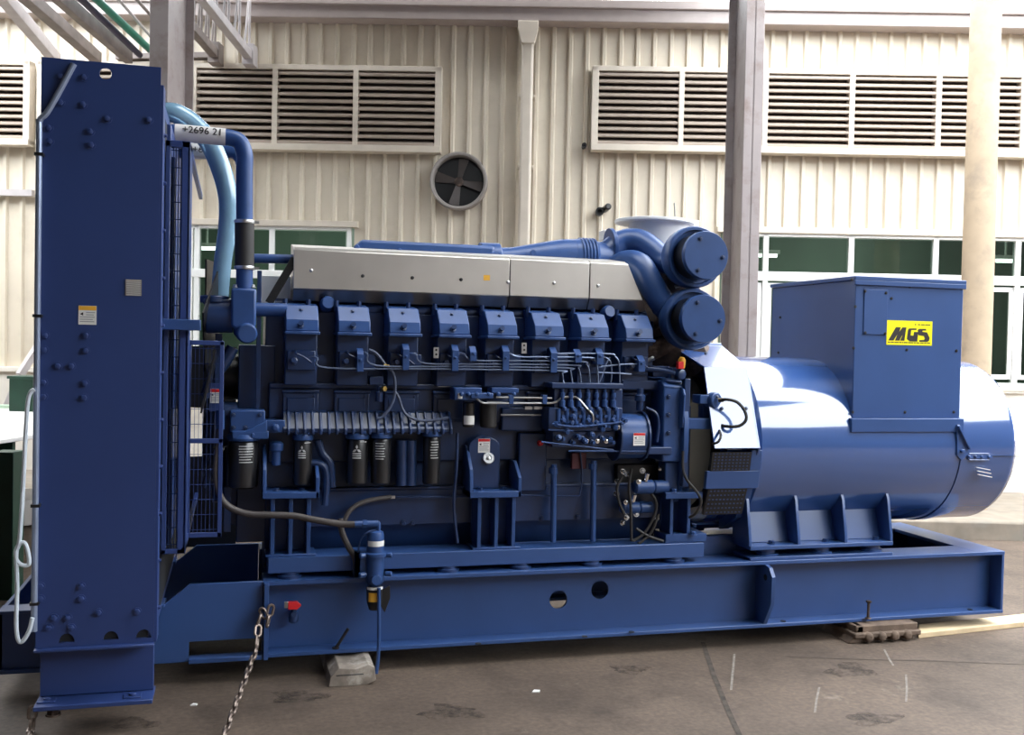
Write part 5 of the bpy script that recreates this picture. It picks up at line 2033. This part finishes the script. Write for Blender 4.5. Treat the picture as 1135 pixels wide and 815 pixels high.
gr = 'overhead canopy members above the radiator'
beam('canopy_beam', (7, 0, 62, 66), .10, .12, BEAML, 'pale grey canopy beam ending behind the radiator top corner', 'beam', gr)
beam('canopy_beam', (34, 0, 107, 64), .11, .11, BEAM, 'brown canopy beam with a dark end, second from the pale grey beam', 'beam', gr)
beam('canopy_beam', (70, 0, 143, 64), .08, .13, BEAM, 'brown canopy beam running beside the dark navy pipe', 'beam', gr)
beam('overhead_pipe', (91, 0, 155, 61), .065, .1, NAVYP, 'dark navy overhead pipe between the brown beam and the green pipe', 'pipe', gr, True)
beam('overhead_pipe', (108, 0, 166, 55), .075, .1, GREENP, 'bright green overhead pipe above the radiator', 'pipe', gr, True)
beam('overhead_pipe', (132, 0, 170, 44), .03, .03, BEAML, 'thin grey overhead pipe close to the steel column', 'pipe', gr, True)
beam('overhead_pipe', (152, 0, 175, 26), .035, .04, BEAM, 'thin brown overhead pipe beside the steel column top', 'pipe', gr, True)
mb = MB()
p0, p1 = W(130, 64, 10.86), W(246, 62, 10.86)
mb.bar(p0, p1, .12, .06)
tag(mb.build('canopy_beam', BEAM, frame='wall', bevel=.004), 'dark cross beam against the wall behind the steel column', 'beam', gr)


def truss(px, label, m, rods):
    b, a = run(*px, far=2.3)
    r0 = empty('roof_truss', b, label, 'truss', frame='wall')
    MB().bar(b, a, .085, .085).build('bottom_chord', m, r0, frame='wall', bevel=.004)
    up = V((0, 0, .75))
    MB().bar(b + up + V((0, -.2, 0)), a + up, .07, .07).build('top_chord', m, r0, frame='wall', bevel=.004)
    n = rods
    for k in range(n):
        c = b.lerp(a, k / n)
        c2 = b.lerp(a, (k + .5) / n)
        MB().cyl(c, c + up, .014, 8).build('web_rod', m, r0, frame='wall')
        MB().cyl(c + up, c2, .012, 8).build('web_rod', m, r0, frame='wall')
    MB().box(b.x - .06, b.x + .06, b.y - .05, b.y + .12, b.z - .10, b.z + .12).build('end_plate', m, r0, frame='wall', bevel=.004)


truss((227, 0, 276, 62), 'pale lattice roof truss meeting the wall right of the steel column', BEAML, 9)
truss((207, 24, 238, 60), 'brown lattice roof truss tucked close behind the steel column', BEAM, 9)
mb = MB()  # canopy panels out of view, their gaps shaped to steer the skylight
mb.box(-4.0, 1.8, 5.55, 10.45, ZC, ZC + .08)
mb.box(-16, 5.5, -9, 3.9, ZC, ZC + .08)
mb.box(-16, -1.0, 3.9, 6.5, ZC - .1, ZC - .02)
for u in (-3.9, 1.7):
    mb.box(u - .1, u + .1, -9, 9.4, ZC - .25, ZC)
tag(mb.build('ceiling', ROOFM, frame='wall'), 'canopy roof over the yard, its gaps shaped for the light', kind='structure')
mb = MB()
mb.box(-30, 30, -9.4, -9.1, 0, 8.5)
mb.box(12, 12.3, -9, 11, 0, 5.6)  # side walls from here on added out of view to block light
mb.box(-16, -15.7, -9, 11, 0, 7.0)
mb.box(-16, -9, 10.9, 11.1, 0, 7.0)
tag(mb.build('wall_opposite', OPP, frame='wall'), 'shed across the yard and unseen side walls added to block light', kind='structure')

# ================================================================== LEFT BACKGROUND
zt = .95
t0 = WG(-70, 500, zt)
u0, u1, d0, d1 = -5.6, -3.45, WG(10, 500, zt).y, WG(10, 452, zt).y
r0 = empty('work_table', ((u0 + u1) / 2, (d0 + d1) / 2, 0), 'green work table with a white sheet top standing behind the radiator', 'table', frame='wall')
mb = MB()
pts = []
for k in range(24):
    w = 2 * math.pi * k / 24
    cx, cy = math.cos(w), math.sin(w)
    pts.append(((u0 + u1) / 2 + (u1 - u0) / 2 * math.copysign(abs(cx) ** .45, cx), (d0 + d1) / 2 + (d1 - d0) / 2 * math.copysign(abs(cy) ** .45, cy)))
mb.prism(pts, 'z', zt - .03, zt)
mb.build('table_top', SHEET, r0, frame='wall', bevel=.006)['label'] = 'white sheet top'
MB().box(u0 + .1, u1 - .1, d1 - .12, d1 - .02, zt, zt + .03).build('back_ledge', PALEG, r0, frame='wall')
for x, y in ((W(8, 600, d0 + .25).x, d0 + .25), (u1 - .2, d0 + .25), (W(2, 560, d1 - .3).x, d1 - .3), (u1 - .2, d1 - .3), (u0 + .15, d0 + .3), (u0 + .15, d1 - .3)):
    MB().box(x - .07, x + .07, y - .07, y + .07, .0 if y < 8.9 else .165, zt - .03).build('leg', GREEN, r0, frame='wall', bevel=.004)
MB().box(u0 + .1, u1 - .1, d0 + .3, d0 + .34, zt - .2, zt - .03).build('apron', GREEN, r0, frame='wall', bevel=.003)
MB().box(u0 + .1, u1 - .1, d0 + .9, d0 + .94, .25, zt - .03).build('back_panel', GREEN, r0, frame='wall', bevel=.003)
dd = min(d1 - .45, 9.3)
a, b = W(10, 430, dd), W(60, 430, dd)
mb = MB()
zt2 = W(20, 417, dd).z
mb.box(a.x, b.x, dd, dd + .25, zt + .001, zt2 - .02)
mb.box(a.x - .015, b.x + .015, dd - .015, dd + .265, zt2 - .025, zt2)
tag(mb.build('green_crate', GREEN, frame='wall', bevel=.004), 'dark green metal crate on the back of the white topped work table', 'crate')
mb = MB().bar(W(22, 416, 10.6), W(45, 380, 10.8), .07, .07)
mb.bar(W(22, 416, 10.6), V((W(22, 416, 10.6).x - .35, 10.45, .2)), .07, .07)
tag(mb.build('leaning_bar', BEAML, frame='wall', bevel=.003), 'grey metal bar leaning on the wall behind the work table', 'bar')
for i, (px, py, s) in enumerate(((28, 566, .24),)):
    q_ = WG(px, py + 12, .0)
    mb = MB()
    mb.lathe([(.10, 0), (.22, .02), (.25, .12), (.22, .24), (.12, .30), (.04, .31)], (q_.x, min(q_.y, 8.6), 0), (0, 0, 1), 14)
    tag(mb.build('white_sack', SHEET, frame='wall'), 'white sack slumped on the ground under the work table', 'sack')

# ================================================================== LIGHT
w = bpy.data.worlds.new('World')
sc.world = w
w.use_nodes = True
nt = w.node_tree
bg = nt.nodes['Background']
tc = nt.nodes.new('ShaderNodeTexCoord')
sx = nt.nodes.new('ShaderNodeSeparateXYZ')
nt.links.new(tc.outputs['Generated'], sx.inputs[0])
rp = nt.nodes.new('ShaderNodeValToRGB')
rp.color_ramp.elements[0].position = 0
rp.color_ramp.elements[0].color = (.86, .93, 1, 1)
rp.color_ramp.elements[1].position = 1
rp.color_ramp.elements[1].color = (.95, .98, 1, 1)
nt.links.new(sx.outputs['Z'], rp.inputs['Fac'])
nt.links.new(rp.outputs['Color'], bg.inputs['Color'])
bg.inputs['Strength'].default_value = 10.2
sc.view_settings.view_transform = 'Standard'
sc.view_settings.look = 'None'
sc.view_settings.exposure = 0
sc.view_settings.gamma = 1
sc.view_settings.use_curve_mapping = False
